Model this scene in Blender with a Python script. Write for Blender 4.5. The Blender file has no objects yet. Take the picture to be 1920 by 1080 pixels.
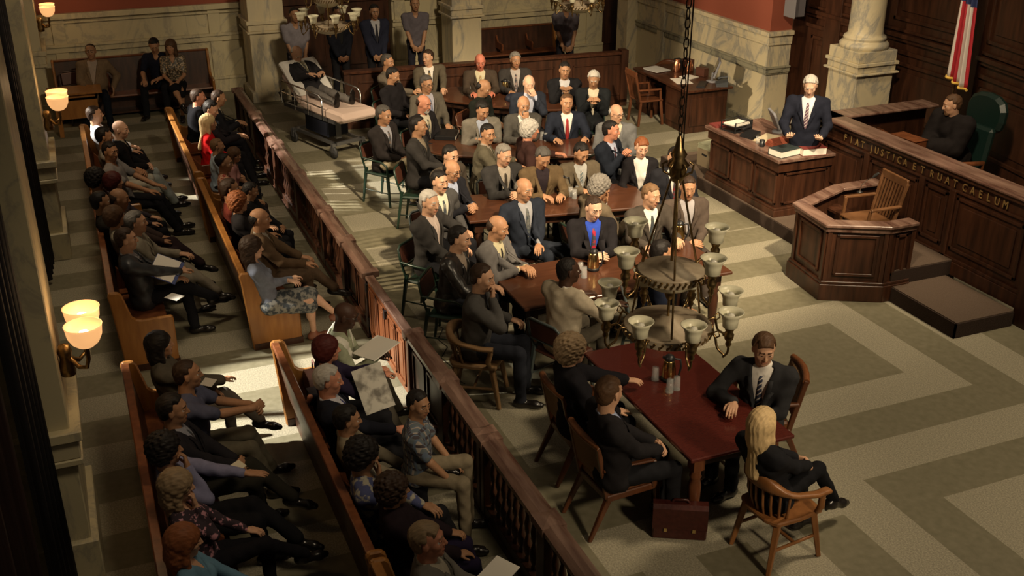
import bpy, math, random
import numpy as np
from math import sin, cos, pi, radians, sqrt
from mathutils import Vector, Matrix
random.seed(7)
scene = bpy.context.scene
COL = scene.collection
# ------------------------------------------------------------------ camera
CAMH, PITCH, YAW, FPX = 5.3, 1.14008, 1.18035, 2026.1
cam = bpy.data.cameras.new('camera'); camo = bpy.data.objects.new('camera', cam); COL.objects.link(camo)
camo.location = (0, 0, CAMH); camo.rotation_euler = (PITCH, 0, YAW)
cam.sensor_width = 36; cam.lens = FPX/1920*36; cam.clip_start = .05; cam.clip_end = 200
scene.camera = camo
scene.view_settings.view_transform = 'Standard'; scene.view_settings.look = 'None'
scene.view_settings.gamma = 1; scene.view_settings.exposure = 0; scene.view_settings.use_curve_mapping = False
scene.cycles.use_denoising = True
scene.cycles.max_bounces = 5; scene.cycles.diffuse_bounces = 3; scene.cycles.glossy_bounces = 2
scene.cycles.transmission_bounces = 4; scene.cycles.transparent_max_bounces = 6
scene.cycles.caustics_reflective = False; scene.cycles.caustics_refractive = False
CR = (Matrix.Rotation(YAW, 3, 'Z') @ Matrix.Rotation(PITCH, 3, 'X'))
def at(px, py, z):
    d = CR @ Vector(((px-960)/FPX, -(py-540)/FPX, -1.))
    t = (z-CAMH)/d.z
    return Vector((d.x*t, d.y*t, z))
# ------------------------------------------------------------------ materials
MATS = {}
def mat(name, col, rough=.6, metal=0., grain=None, scale=8., bump=0., col2=None, spec=.5, emis=None, trans=0., coat=0., ior=1.45, stretch=(1,1,1), alpha=1., kind='noise', mixw=(.35,.65), sheen=0.):
    if name in MATS: return MATS[name]
    m = bpy.data.materials.new(name); m.use_nodes = True; nt = m.node_tree; N = nt.nodes; L = nt.links
    b = N['Principled BSDF']
    b.inputs['Base Color'].default_value = (*col, 1); b.inputs['Roughness'].default_value = rough
    b.inputs['Metallic'].default_value = metal; b.inputs['Specular IOR Level'].default_value = spec
    b.inputs['Transmission Weight'].default_value = trans; b.inputs['IOR'].default_value = ior
    b.inputs['Coat Weight'].default_value = coat; b.inputs['Alpha'].default_value = alpha
    if sheen: b.inputs['Sheen Weight'].default_value = sheen
    if emis: b.inputs['Emission Color'].default_value = (*emis[0], 1); b.inputs['Emission Strength'].default_value = emis[1]
    if col2 is not None or bump:
        tc = N.new('ShaderNodeTexCoord'); mp = N.new('ShaderNodeMapping'); mp.inputs['Scale'].default_value = stretch
        L.new(tc.outputs['Object'], mp.inputs['Vector'])
        if kind == 'voronoi':
            t = N.new('ShaderNodeTexVoronoi'); t.inputs['Scale'].default_value = scale; fac = t.outputs['Distance']
        elif kind == 'wave':
            t = N.new('ShaderNodeTexWave'); t.inputs['Scale'].default_value = scale; t.inputs['Distortion'].default_value = 4; t.inputs['Detail'].default_value = 3; fac = t.outputs['Fac']
        else:
            t = N.new('ShaderNodeTexNoise'); t.inputs['Scale'].default_value = scale; t.inputs['Detail'].default_value = 5; fac = t.outputs['Fac']
        L.new(mp.outputs['Vector'], t.inputs['Vector'])
        if col2 is not None:
            r = N.new('ShaderNodeValToRGB'); r.color_ramp.elements[0].position = mixw[0]; r.color_ramp.elements[1].position = mixw[1]
            r.color_ramp.elements[0].color = (*col, 1); r.color_ramp.elements[1].color = (*col2, 1)
            L.new(fac, r.inputs['Fac']); L.new(r.outputs['Color'], b.inputs['Base Color'])
        if bump:
            bp = N.new('ShaderNodeBump'); bp.inputs['Strength'].default_value = bump; bp.inputs['Distance'].default_value = .01
            L.new(fac, bp.inputs['Height']); L.new(bp.outputs['Normal'], b.inputs['Normal'])
    MATS[name] = m
    return m
def marble(name, base, vein, vscale=1.2):
    m = mat(name, base, .42); nt = m.node_tree; N = nt.nodes; L = nt.links; b = N['Principled BSDF']
    tc = N.new('ShaderNodeTexCoord'); mp = N.new('ShaderNodeMapping'); mp.inputs['Rotation'].default_value = (.5, .6, .4); mp.inputs['Scale'].default_value = (1, 1, .55)
    L.new(tc.outputs['Object'], mp.inputs['Vector'])
    n = N.new('ShaderNodeTexNoise'); n.inputs['Scale'].default_value = vscale; n.inputs['Detail'].default_value = 9; n.inputs['Distortion'].default_value = 1.6; n.inputs['Roughness'].default_value = .62
    L.new(mp.outputs['Vector'], n.inputs['Vector'])
    r = N.new('ShaderNodeValToRGB'); e = r.color_ramp.elements
    e[0].position = .0; e[0].color = (*base, 1); e[1].position = 1.; e[1].color = (*[c*.92 for c in base], 1)
    for p, c in ((.44, base), (.495, vein), (.515, [0.6*a+.4*b_ for a, b_ in zip(base, vein)]), (.56, base), (.66, [.8*a+.2*b_ for a, b_ in zip(base, vein)])):
        x = e.new(p); x.color = (*c, 1)
    L.new(n.outputs['Fac'], r.inputs['Fac']); L.new(r.outputs['Color'], b.inputs['Base Color'])
    return m
WD = mat('dark walnut wood', (.022,.0085,.0045), .38, col2=(.062,.023,.011), scale=5, stretch=(3,3,.35), bump=.12, mixw=(.3,.7))
WDH = mat('dark walnut wood long grain', (.03,.011,.006), .3, col2=(.085,.032,.016), scale=5, stretch=(.4,4,4), bump=.08, mixw=(.3,.7))
WRAIL = mat('worn red brown rail cap wood', (.075,.036,.026), .24, col2=(.23,.145,.11), scale=2.2, stretch=(.8,5,4), bump=.06, mixw=(.32,.72))
WMID = mat('reddish mahogany wood', (.10,.032,.012), .34, col2=(.19,.065,.025), scale=5, stretch=(3,3,.4), bump=.08, mixw=(.3,.7))
WPEW = mat('golden oak pew end wood', (.22,.088,.02), .36, col2=(.33,.145,.036), scale=6, stretch=(3,3,.5), bump=.08, mixw=(.3,.7))
WTAB = mat('polished mahogany table top', (.058,.021,.010), .3, col2=(.095,.036,.018), scale=6, stretch=(5,.5,2), mixw=(.25,.75), coat=.25)
WTABR = mat('deep red mahogany table top', (.062,.011,.008), .25, col2=(.09,.018,.012), scale=30, stretch=(3,1,1), mixw=(.25,.75), coat=.2)
WOAK = mat('orange oak chair wood', (.16,.062,.019), .35, col2=(.26,.11,.036), scale=6, stretch=(2,2,.5), bump=.06, mixw=(.3,.7))
WCH = mat('brown mahogany chair wood', (.075,.026,.011), .32, col2=(.13,.047,.02), scale=6, stretch=(2,2,.6), mixw=(.3,.7))
MARB = marble('cream veined marble', (.58,.50,.33), (.33,.31,.26), .9)
MARB2 = marble('cream marble of the pilasters', (.50,.44,.28), (.36,.32,.23), 1.3)
MARBD = marble('olive tinted marble band', (.30,.28,.20), (.13,.13,.11), 2.)
RED = mat('terracotta red plaster', (.25,.065,.036), .8, bump=.05, scale=60)
FL_L = mat('light speckled terrazzo', (.22,.20,.145), .55, col2=(.37,.34,.25), scale=75, mixw=(.38,.68), bump=.05, spec=.35)
FL_D = mat('dark olive terrazzo', (.145,.132,.084), .55, col2=(.19,.172,.115), scale=14, mixw=(.3,.7), bump=.04, spec=.35)
CARPET = mat('brown carpet', (.075,.052,.038), .95, col2=(.12,.088,.066), scale=140, mixw=(.3,.7), bump=.3, spec=.1)
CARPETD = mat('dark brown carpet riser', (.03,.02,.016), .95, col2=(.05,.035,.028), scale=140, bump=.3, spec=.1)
BLACK = mat('black plastic', (.012,.012,.013), .4)
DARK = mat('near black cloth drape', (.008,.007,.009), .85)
CURT = mat('dark brown velvet drape', (.03,.012,.01), .8, col2=(.05,.022,.017), scale=12, stretch=(6,6,.2), bump=.2)
BRASS = mat('aged brass', (.34,.24,.11), .34, metal=1., col2=(.20,.13,.06), scale=30, mixw=(.35,.7))
BRASSB = mat('bright brass', (.75,.55,.24), .2, metal=1.)
COPPER = mat('copper', (.55,.25,.14), .3, metal=1.)
CHROME = mat('chrome', (.6,.6,.6), .18, metal=1.)
STEEL = mat('dull grey steel', (.25,.25,.26), .4, metal=.9)
GREENM = mat('dark green enamelled metal', (.012,.03,.02), .3, spec=.6)
GREYM = mat('blue grey enamelled metal', (.07,.09,.09), .3, spec=.6)
LEATHG = mat('dark green leather', (.006,.017,.014), .35, bump=.1, scale=60)
LEATHB = mat('brown leather', (.14,.05,.018), .38, bump=.1, scale=50, col2=(.19,.07,.025))
LEATHV = mat('brown vinyl pad', (.085,.03,.018), .45)
CANE = mat('woven tan back cloth', (.16,.088,.038), .7, bump=.35, scale=120, col2=(.2,.11,.05))
LEATHR = mat('oxblood briefcase leather', (.035,.008,.006), .28, bump=.15, scale=30, col2=(.05,.012,.009))
PAPER = mat('white paper', (.72,.68,.60), .7)
NEWS = mat('printed newspaper', (.5,.48,.42), .8, col2=(.16,.15,.13), scale=9, mixw=(.45,.62))
GLASS = mat('clear glass', (.7,.7,.68), .05, alpha=.15, spec=1.)
FROST = mat('frosted greenish glass', (.80,.76,.58), .3, spec=.5, col2=(.62,.60,.44), scale=7, mixw=(.3,.7))
BULB = mat('unlit clear bulb', (.62,.6,.52), .12, spec=.8)
LAMPG = mat('glowing amber bowl glass', (.9,.6,.3), .4, emis=((1,.50,.19), .85))
LAMPI = mat('bright lamp core', (1,.9,.7), .4, emis=((1,.78,.42), 7.))
# ------------------------------------------------------------------ mesh builder
class MB:
    def __init__(s): s.v = []; s.f = []; s.m = []; s.sm = []; s.M = Matrix.Identity(4)
    def add(s, vs, fs, mi=0, smooth=False):
        b = len(s.v); s.v += [tuple(s.M @ Vector(v)) for v in vs]; s.f += [tuple(b+i for i in f) for f in fs]
        s.m += [mi]*len(fs); s.sm += [smooth]*len(fs)
    def box(s, x0, x1, y0, y1, z0, z1, mi=0):
        s.add([(x0,y0,z0),(x1,y0,z0),(x1,y1,z0),(x0,y1,z0),(x0,y0,z1),(x1,y0,z1),(x1,y1,z1),(x0,y1,z1)],
              [(0,3,2,1),(4,5,6,7),(0,1,5,4),(1,2,6,5),(2,3,7,6),(3,0,4,7)], mi)
    def cbox(s, c, d, mi=0):
        s.box(c[0]-d[0]/2, c[0]+d[0]/2, c[1]-d[1]/2, c[1]+d[1]/2, c[2]-d[2]/2, c[2]+d[2]/2, mi)
    def bar(s, a, b, w, h, mi=0, up=(0,0,1), w2=None, h2=None):
        a = Vector(a); b = Vector(b); d = (b-a).normalized(); u = Vector(up)
        if abs(d.dot(u)) > .98: u = Vector((0,1,0))
        x = d.cross(u).normalized(); z = x.cross(d).normalized(); w2 = w2 or w; h2 = h2 or h
        q = [a+x*sx*w/2+z*sz*h/2 for sx, sz in ((-1,-1),(1,-1),(1,1),(-1,1))]+[b+x*sx*w2/2+z*sz*h2/2 for sx, sz in ((-1,-1),(1,-1),(1,1),(-1,1))]
        s.add(q, [(0,1,2,3),(7,6,5,4),(0,4,5,1),(1,5,6,2),(2,6,7,3),(3,7,4,0)], mi)
    def tube(s, pts, r, n=8, mi=0, cap=True):
        pts = [Vector(p) for p in pts]; rr = r if isinstance(r, (list, tuple)) else [r]*len(pts)
        rings = []; prev = None
        for i, p in enumerate(pts):
            d = (pts[min(i+1, len(pts)-1)]-pts[max(i-1, 0)]).normalized()
            if prev is None:
                u = Vector((0,0,1)) if abs(d.z) < .9 else Vector((1,0,0)); x = d.cross(u).normalized()
            else:
                x = (prev-d*prev.dot(d)).normalized()
            prev = x; y = d.cross(x)
            rings.append([p+(x*cos(2*pi*k/n)+y*sin(2*pi*k/n))*rr[i] for k in range(n)])
        vs = [v for g in rings for v in g]; fs = []
        for i in range(len(pts)-1):
            for k in range(n): fs.append((i*n+k, i*n+(k+1) % n, (i+1)*n+(k+1) % n, (i+1)*n+k))
        s.add(vs, fs, mi, True)
        if cap: s.add(rings[0], [tuple(range(n))[::-1]], mi); s.add(rings[-1], [tuple(range(n))], mi)
    def lathe(s, prof, c=(0,0,0), n=16, mi=0, smooth=True, sx=1., sy=1.):
        vs = []; fs = []
        for r, z in prof:
            for k in range(n): a = 2*pi*k/n; vs.append((c[0]+r*cos(a)*sx, c[1]+r*sin(a)*sy, c[2]+z))
        for i in range(len(prof)-1):
            for k in range(n): fs.append((i*n+k, i*n+(k+1) % n, (i+1)*n+(k+1) % n, (i+1)*n+k))
        s.add(vs, fs, mi, smooth)
        if prof[0][0] > 1e-4: s.add(vs[:n], [tuple(range(n))[::-1]], mi)
        if prof[-1][0] > 1e-4: s.add(vs[-n:], [tuple(range(n))], mi)
    def prism(s, poly, z0, z1, mi=0):
        n = len(poly); ar = sum(poly[i][0]*poly[(i+1) % n][1]-poly[(i+1) % n][0]*poly[i][1] for i in range(n))
        if ar < 0: poly = poly[::-1]
        vs = [(x, y, z0) for x, y in poly]+[(x, y, z1) for x, y in poly]
        s.add(vs, [tuple(range(n))[::-1], tuple(range(n, 2*n))]+[(i, (i+1) % n, (i+1) % n+n, i+n) for i in range(n)], mi)
    def ext(s, poly, axis, a0, a1, mi=0):   # polygon in the two other axes extruded along axis
        def P(u, v, a): return (a, u, v) if axis == 0 else ((u, a, v) if axis == 1 else (u, v, a))
        n = len(poly); vs = [P(u, v, a0) for u, v in poly]+[P(u, v, a1) for u, v in poly]
        fs = [tuple(range(n))[::-1], tuple(range(n, 2*n))]+[(i, (i+1) % n, (i+1) % n+n, i+n) for i in range(n)]
        s.add(vs, fs, mi)
    def sweep(s, P, W, H, mi=0):
        n = len(P); vs = []
        for i in range(n):
            d = (P[min(i+1,n-1)]-P[max(i-1,0)]); d.z = 0; d.normalize(); x = Vector((-d.y, d.x, 0))
            for sx, sz in ((-1,-.6),(-.6,-1),(.6,-1),(1,-.6),(1,.6),(.6,1),(-.6,1),(-1,.6)): vs.append(tuple(P[i]+x*sx*W[i]/2+Vector((0,0,sz*H[i]/2))))
        fs = [(i*8+k, i*8+(k+1) % 8, (i+1)*8+(k+1) % 8, (i+1)*8+k) for i in range(n-1) for k in range(8)]
        s.add(vs, fs, mi, True); s.add(vs[:8], [tuple(range(8))[::-1]], mi); s.add(vs[-8:], [tuple(range(8))], mi)
    def build(s, name, mats, parent=None, bevel=0., loc=None):
        me = bpy.data.meshes.new(name); me.from_pydata(s.v, [], s.f)
        if not isinstance(mats, (list, tuple)): mats = [mats]
        for m in mats: me.materials.append(m)
        me.polygons.foreach_set('material_index', s.m); me.polygons.foreach_set('use_smooth', s.sm)
        import bmesh
        bm = bmesh.new(); bm.from_mesh(me); bmesh.ops.recalc_face_normals(bm, faces=bm.faces); bm.to_mesh(me); bm.free()
        me.update()
        o = bpy.data.objects.new(name, me); COL.objects.link(o)
        if parent is not None: o.parent = parent
        if loc is not None: o.location = loc
        if bevel:
            b = o.modifiers.new('b', 'BEVEL'); b.width = bevel; b.segments = 1; b.limit_method = 'ANGLE'; b.angle_limit = .7
        return o
def tag(o, label=None, cat=None, group=None, kind=None):
    if label: o['label'] = label
    if cat: o['category'] = cat
    if group: o['group'] = group
    if kind: o['kind'] = kind
    return o
def thing(name, label, cat, loc=(0,0,0), rz=0, group=None):
    o = bpy.data.objects.new(name, None); COL.objects.link(o); o.location = loc; o.rotation_euler = (0,0,rz)
    o.empty_display_size = .1
    return tag(o, label, cat, group)
def dup(root, loc, rz, label=None, group=None):
    def cp(o, par):
        c = o.copy(); COL.objects.link(c); c.parent = par
        for ch in list(o.children): cp(ch, c)
        return c
    r = cp(root, None); r.location = loc; r.rotation_euler = (0,0,rz)
    if label: r['label'] = label
    if group: r['group'] = group
    return r
def struct(o): o['kind'] = 'structure'; return o
# ------------------------------------------------------------------ floor
def band(x, y):
    k = math.floor((x+8.49)/.46+1e-6)
    if y < 2.6: return k % 2 == 1
    if y < 3.12: return False
    if x > -6.16:                                   # second frame
        d = max(-5.48-x, 6.11-y)
        if d < 0: return True
        if d < .45: return False
        if y < 5.2 and x > -5.6: return (math.floor((y-5.2)/.46) % 2 == 0)
        return True
    if -8.95 < x < -6.16 or x <= -8.95:
        if y < 4.6 and x > -9: return -8.36 < x < -7.16
        if x < -11.2:
            k2 = math.floor((x+11.25)/.62); return (k2 + (1 if y > 8.3 else 0)) % 2 == 0
        d = max(abs(x+7.89)-.6, y-7.26)
        if d < 0: return False
        return math.floor(d/.455) % 2 == 0
    return True
xs = sorted(set([-26, 4, -6.16, -8.36, -7.16, -5.48, -5.93, -5.6, -8.95]+[-8.49+.46*k for k in range(-38, 28)]+[-7.89-.6-.455*k for k in range(9)]+[-7.89+.6+.455*k for k in range(9)]+[-11.25-.62*k for k in range(18)]))
ys = sorted(set([-1.2, 2.6, 3.12, 4.6, 5.2, 5.66, 6.11, 8.3, 14]+[7.26+.455*k for k in range(6)]+[5.2-.46*k for k in range(5)]))
b = MB()
for i in range(len(xs)-1):
    for j in range(len(ys)-1):
        xm, ym = (xs[i]+xs[i+1])/2, (ys[j]+ys[j+1])/2
        b.add([(xs[i],ys[j],0),(xs[i+1],ys[j],0),(xs[i+1],ys[j+1],0),(xs[i],ys[j+1],0)], [(0,1,2,3)], 0 if band(xm, ym) else 1)
b.box(-26, 4, -1.2, 14, -.2, -.004, 1)
struct(b.build('floor', [FL_L, FL_D]))
# crack in the floor beside the gate
cr = MB(); pts = [(-10.32,3.33),(-10.1,3.25),(-9.98,3.30),(-9.75,3.16),(-9.55,3.2),(-9.35,3.06),(-9.1,3.1),(-8.95,3.02),(-8.75,3.1)]
for p, q in zip(pts[:-1], pts[1:]): cr.bar((*p, .0012), (*q, .0012), .012, .002)
tag(cr.build('floor_crack', mat('dark crack', (.02,.018,.014), .9)), 'thin jagged crack in the pale floor just inside the open gate', 'crack')
# ------------------------------------------------------------------ left wall: bays, pilasters, drapes
lw = MB()
PIL = [(-1.6,-.6), (-8.05,-7.1), (-14.55,-13.6), (-21.2,-20.1)]
lw.box(-26, 4, -1.25, -.95, 0, .9)
for (a, c) in PIL: lw.box(a-.75, c+.75, -1.25, -.95, .9, 10)
lw.box(-26, 4, -1.25, -.95, 6.5, 10)
struct(lw.build('wall_left', MARB2))
for i, (a, c) in enumerate(PIL):
    p = MB(); p.box(a, c, -.95, -.40, 0, 9); p.box(a-.05, c+.05, -.95, -.35, 0, .35); p.box(a-.04, c+.04, -.95, -.36, 1.05, 1.2); p.box(a-.07, c+.07, -.95, -.33, 1.2, 1.28); p.box(a-.05,c+.05,-.95,-.35,1.0,1.05)
    p.box(a-.03, c+.03, -.95, -.37, 4.6, 4.75)
    struct(p.build('trim_%d' % (i+1), MARB2, bevel=.008))
for i, (a, c) in enumerate([(-7.1+.75-.75,-.6), (-13.6,-8.05), (-20.1,-14.55)]):
    w = MB(); w.box(a, c, -1.18, -1.12, .9, .98); w.box(a, c, -1.18, -1.12, 6.4, 6.5)
    n = 5
    for k in range(n+1): x = a+.75+(c-a-1.5)*k/n; w.box(x-.03, x+.03, -1.18, -1.12, .9, 6.5)
    for z in (2.3, 3.7, 5.1): w.box(a+.7, c-.7, -1.17, -1.13, z-.025, z+.025)
    struct(w.build('window_%d' % (i+1), WD))
def drape(x0, x1, y, label, m, amp=.05):
    n = 40; top = []; V = []; F = []
    for k in range(n+1):
        t = k/n; x = x0+(x1-x0)*t; yy = y+amp*sin(t*pi*9)+.02*sin(t*31)
        V += [(x, yy, .06), (x, yy, 5.9)]
    for k in range(n): F.append((2*k, 2*k+2, 2*k+3, 2*k+1))
    b = MB(); b.add(V, F, 0, True); o = b.build('drape', m); so = o.modifiers.new('s', 'SOLIDIFY'); so.thickness = .012
    return tag(o, label, 'curtain', 'window drapes')
drape(-8.80, -8.12, -.52, 'brown floor-length drape beyond the nearest lamp pilaster', CURT)
drape(-15.3, -14.62, -.52, 'brown floor-length drape beyond the second lamp pilaster from the camera', CURT)
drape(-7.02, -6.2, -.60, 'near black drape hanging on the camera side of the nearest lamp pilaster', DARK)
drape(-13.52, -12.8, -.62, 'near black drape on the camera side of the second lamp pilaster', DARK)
drape(-5.0, -3.2, -.60, 'dark brown drape closest to the camera along the window wall', CURT)
# wall lamps: pairs of bowls on brackets
def sconce(x, label):
    t = thing('wall_lamp', label, 'lamp', (x, -.33, 2.0), 0, 'double bowl wall lamps on the pilasters')
    b = MB(); b.lathe([(.0,-.16),(.05,-.15),(.06,-.1),(.04,-.02),(.05,.03),(.035,.08),(0,.09)], (0,-.02,-.28), 12); b.build('wall_plate', BRASS, t)
    for s in (-1, 1):
        a = MB(); a.tube([(0,.0,-.3),(s*.06,.06,-.36),(s*.12,.11,-.34),(s*.15,.13,-.26),(s*.15,.13,-.17)], [.018,.016,.014,.016,.022], 8); a.build('bracket_arm', BRASS, t)
        c = MB(); prof = [(.02,-.17),(.055,-.16),(.09,-.13),(.115,-.08),(.122,-.02),(.128,.0),(.122,.0),(.108,-.07),(.08,-.12),(.0,-.15)]
        c.lathe(prof, (s*.15,.13,0), 20); sh = c.build('bowl_shade', LAMPG, t)
        d = MB(); d.lathe([(0,-.135),(.03,-.12),(.042,-.08),(.03,-.05),(0,-.04)], (s*.15,.13,0), 12); d.build('bulb', LAMPI, t)
    l = bpy.data.lights.new('sconce_light', 'POINT'); l.energy = 7; l.color = (1,.62,.3); l.shadow_soft_size = .12
    lo = bpy.data.objects.new('sconce_light', l); COL.objects.link(lo); lo.location = (x, 0, 2.15)
sconce(-7.35, 'lit double bowl lamp on the pilaster nearest the camera')
sconce(-13.9, 'lit double bowl lamp on the second pilaster, above the far pews')
sconce(-20.3, 'lit double bowl lamp farthest away, beside the rear wall')
# ------------------------------------------------------------------ rear wall
XB = -21.3; bw = MB()
bw.box(XB-.3, XB, -1.2, 3.6, 0, 1.66); bw.box(XB-.3, XB, 3.6, 6.15, 3.6, 9); bw.box(XB-.3, XB, 6.15, 10.9, 0, 1.66); bw.box(XB-.3, XB, 11.7, 13.5, 0, 1.66)
struct(bw.build('wall_rear', MARB2))
br = MB(); br.box(XB-.3, XB-.02, -1.2, 3.6, 1.66, 9); br.box(XB-.3, XB-.02, 6.15, 10.9, 1.66, 9); br.box(XB-.3, XB-.02, 11.7, 13.5, 1.66, 9); br.box(XB-.3, XB-.02, 10.9, 11.7, 3.4, 9)
struct(br.build('wall_rear_upper', RED))
dd = MB(); dd.box(XB-.3, XB-.2, 3.6, 6.15, 0, 3.6)
for y in (3.7, 4.95):
    for z0, z1 in ((.25,1.3),(1.5,3.3)): dd.box(XB-.2, XB-.16, y+.1, y+1.1, z0, z1)
struct(dd.build('door_1', WD, bevel=.01))
d2 = MB(); d2.box(XB-.3, XB-.2, 10.9, 11.7, 0, 3.4); d2.box(XB-.2, XB-.17, 11.0, 11.6, .2, 1.4); d2.box(XB-.2, XB-.17, 11.0, 11.6, 1.6, 3.2)
struct(d2.build('door_2', WD, bevel=.01))
rt = MB()
for y0, y1 in ((-.95,3.6), (6.15,10.9)):
    rt.box(XB, XB+.06, y0, y1, 0, .25); rt.box(XB, XB+.08, y0, y1, .25, .3)
    rt.box(XB, XB+.05, y0, y1, .98, 1.08); rt.box(XB, XB+.08, y0, y1, 1.08, 1.13)
    rt.box(XB, XB+.05, y0, y1, 1.5, 1.54); rt.box(XB, XB+.10, y0, y1, 1.58, 1.68)
for y in (-.2, 2.55, 6.2, 9.8, 10.5): rt.box(XB, XB+.04, y, y+.22, .28, 1.58)
struct(rt.build('trim_10', MARB2, bevel=.006))
for i, (y0, y1, x0, x1) in enumerate([(3.13, 3.78, -21.0, -20.2), (7.05, 7.66, -20.85, -20.2), (10.62, 11.05, -20.1, -19.65)]):
    p = MB(); p.box(x0, x1, y0, y1, 0, 8)
    if i < 2:
        p.box(x0-.05, x1+.05, y0-.05, y1+.05, 1.27, 1.31); p.box(x0-.02, x1+.02, y0-.02, y1+.02, 1.31, 1.43); p.box(x0-.05, x1+.05, y0-.05, y1+.05, 1.43, 1.50)
    else: p.box(x0-.03, x1+.03, y0-.04, y1, 1.5, 1.56)
    p.box(x0-.05, x1+.06, y0-.06, y1+.06, 0, .2)
    struct(p.build('trim_%d' % (11+i), MARB, bevel=.008))
# ------------------------------------------------------------------ right marble wall
YW = 10.85
rw = MB(); rw.box(-19.65, -15.1, YW, YW+.45, 0, 1.66)
struct(rw.build('wall_right', MARB))
rr = MB(); rr.box(-19.7, -15.12, YW+.02, YW+.45, 1.66, 9)
struct(rr.build('wall_right_upper', RED))
rb = MB(); rb.box(-19.65, -15.06, YW-.04, YW+.45, 0, .12)
rb.box(-19.65, -15.08, YW-.02, YW+.45, .94, .97); rb.box(-19.65, -15.06, YW-.04, YW+.45, .97, 1.05); rb.box(-19.65, -15.04, YW-.06, YW+.45, 1.05, 1.08)
struct(rb.build('trim_14', MARBD, bevel=.006))
ru = MB(); ru.box(-19.65, -15.07, YW-.03, YW+.45, 1.44, 1.48); ru.box(-19.65, -15.07, YW-.03, YW+.45, 1.48, 1.6); ru.box(-19.65, -15.03, YW-.07, YW+.45, 1.6, 1.67); ru.box(-18.75, -18.5, YW-.05, YW+.2, .1, 1.6)
struct(ru.build('trim_16', MARB, bevel=.006))
# ------------------------------------------------------------------ dark panelled wall behind the bench
pw = MB()
def wseg(b, p, q, z0, z1, th, off=0, mi=0):
    p = Vector((*p[:2], 0)); q = Vector((*q[:2], 0)); d = (q-p).normalized(); n = Vector((-d.y, d.x, 0))
    a = p+n*off; c = q+n*off
    b.add([tuple(a+Vector((0,0,z0))), tuple(c+Vector((0,0,z0))), tuple(c+n*th+Vector((0,0,z0))), tuple(a+n*th+Vector((0,0,z0))),
           tuple(a+Vector((0,0,z1))), tuple(c+Vector((0,0,z1))), tuple(c+n*th+Vector((0,0,z1))), tuple(a+n*th+Vector((0,0,z1)))],
          [(0,3,2,1),(4,5,6,7),(0,1,5,4),(1,2,6,5),(2,3,7,6),(3,0,4,7)], mi)
SEG = [((-15.1,11.6),(-11.3,11.6)), ((-11.3,11.6),(-5.5,10.6))]
pw.box(-15.3, -15.1, 11.3, 12.0, 0, 9)
for (p, q) in SEG:
    wseg(pw, p, q, 0, 9, .3)
    L_ = (Vector(q)-Vector(p)).length; d = (Vector(q)-Vector(p))/L_
    for z0, z1, o in ((1.72,1.78,-.04),(1.9,1.96,-.05),(1.96,2.02,-.09),(2.04,2.08,-.04),(.18,.5,-.05)): wseg(pw, p, q, z0, z1, .1, o)
    n = max(1, round(L_/1.9))
    for k in range(n):
        a = Vector(p)+d*(L_*k/n+.16); c = Vector(p)+d*(L_*(k+1)/n-.16)
        for z0, z1 in ((.7,1.6),(2.2,5.4)):
            for (aa, cc, u0, u1) in ((a, c, z0, z0+.05), (a, c, z1-.05, z1), (a, a+d*.05, z0, z1), (c-d*.05, c, z0, z1)): wseg(pw, aa, cc, u0, u1, .06, -.035)
            wseg(pw, a+d*.14, c-d*.14, z0+.14, z1-.14, .04, -.02)
wseg(pw, (-11.55,11.6), (-11.2,11.6), 0, 9, .2, -.1)
wseg(pw, (-14.6,11.6), (-14.2,11.6), 0, 9, .2, -.06)
struct(pw.build('wall_bench', WD, bevel=.004))
sp = MB(); sp.box(-.13, .13, -.1, .1, -.3, .3); sp.box(-.15, .15, -.12, -.1, -.32, .32, 1)
tag(sp.build('loudspeaker', [mat('grey speaker housing', (.12,.11,.12), .6), mat('grey speaker grille', (.16,.15,.16), .8, bump=.3, scale=200)], loc=(-14.88,11.15,2.25), bevel=.01), 'small grey loudspeaker on the red wall high above the clerk', 'loudspeaker')
# ------------------------------------------------------------------ platform and steps
pl = MB(); pl.box(-13.95, -9.6, 8.25, 13.4, 0, .18); pl.box(-9.9, -8.73, 8.25, 9.2, 0, .36); pl.box(-8.73, -7.69, 8.26, 9.05, 0, .18)
struct(pl.build('floor_platform', CARPET))
pr = MB(); pr.box(-13.96, -9.0, 8.235, 8.255, 0, .170); pr.box(-8.735, -7.675, 8.245, 8.262, 0, .17); pr.box(-7.695, -7.675, 8.245, 9.05, 0, .17); pr.box(-8.735, -8.715, 8.245, 9.1, .18, .35); struct(pr.build('trim_18', CARPETD))
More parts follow.
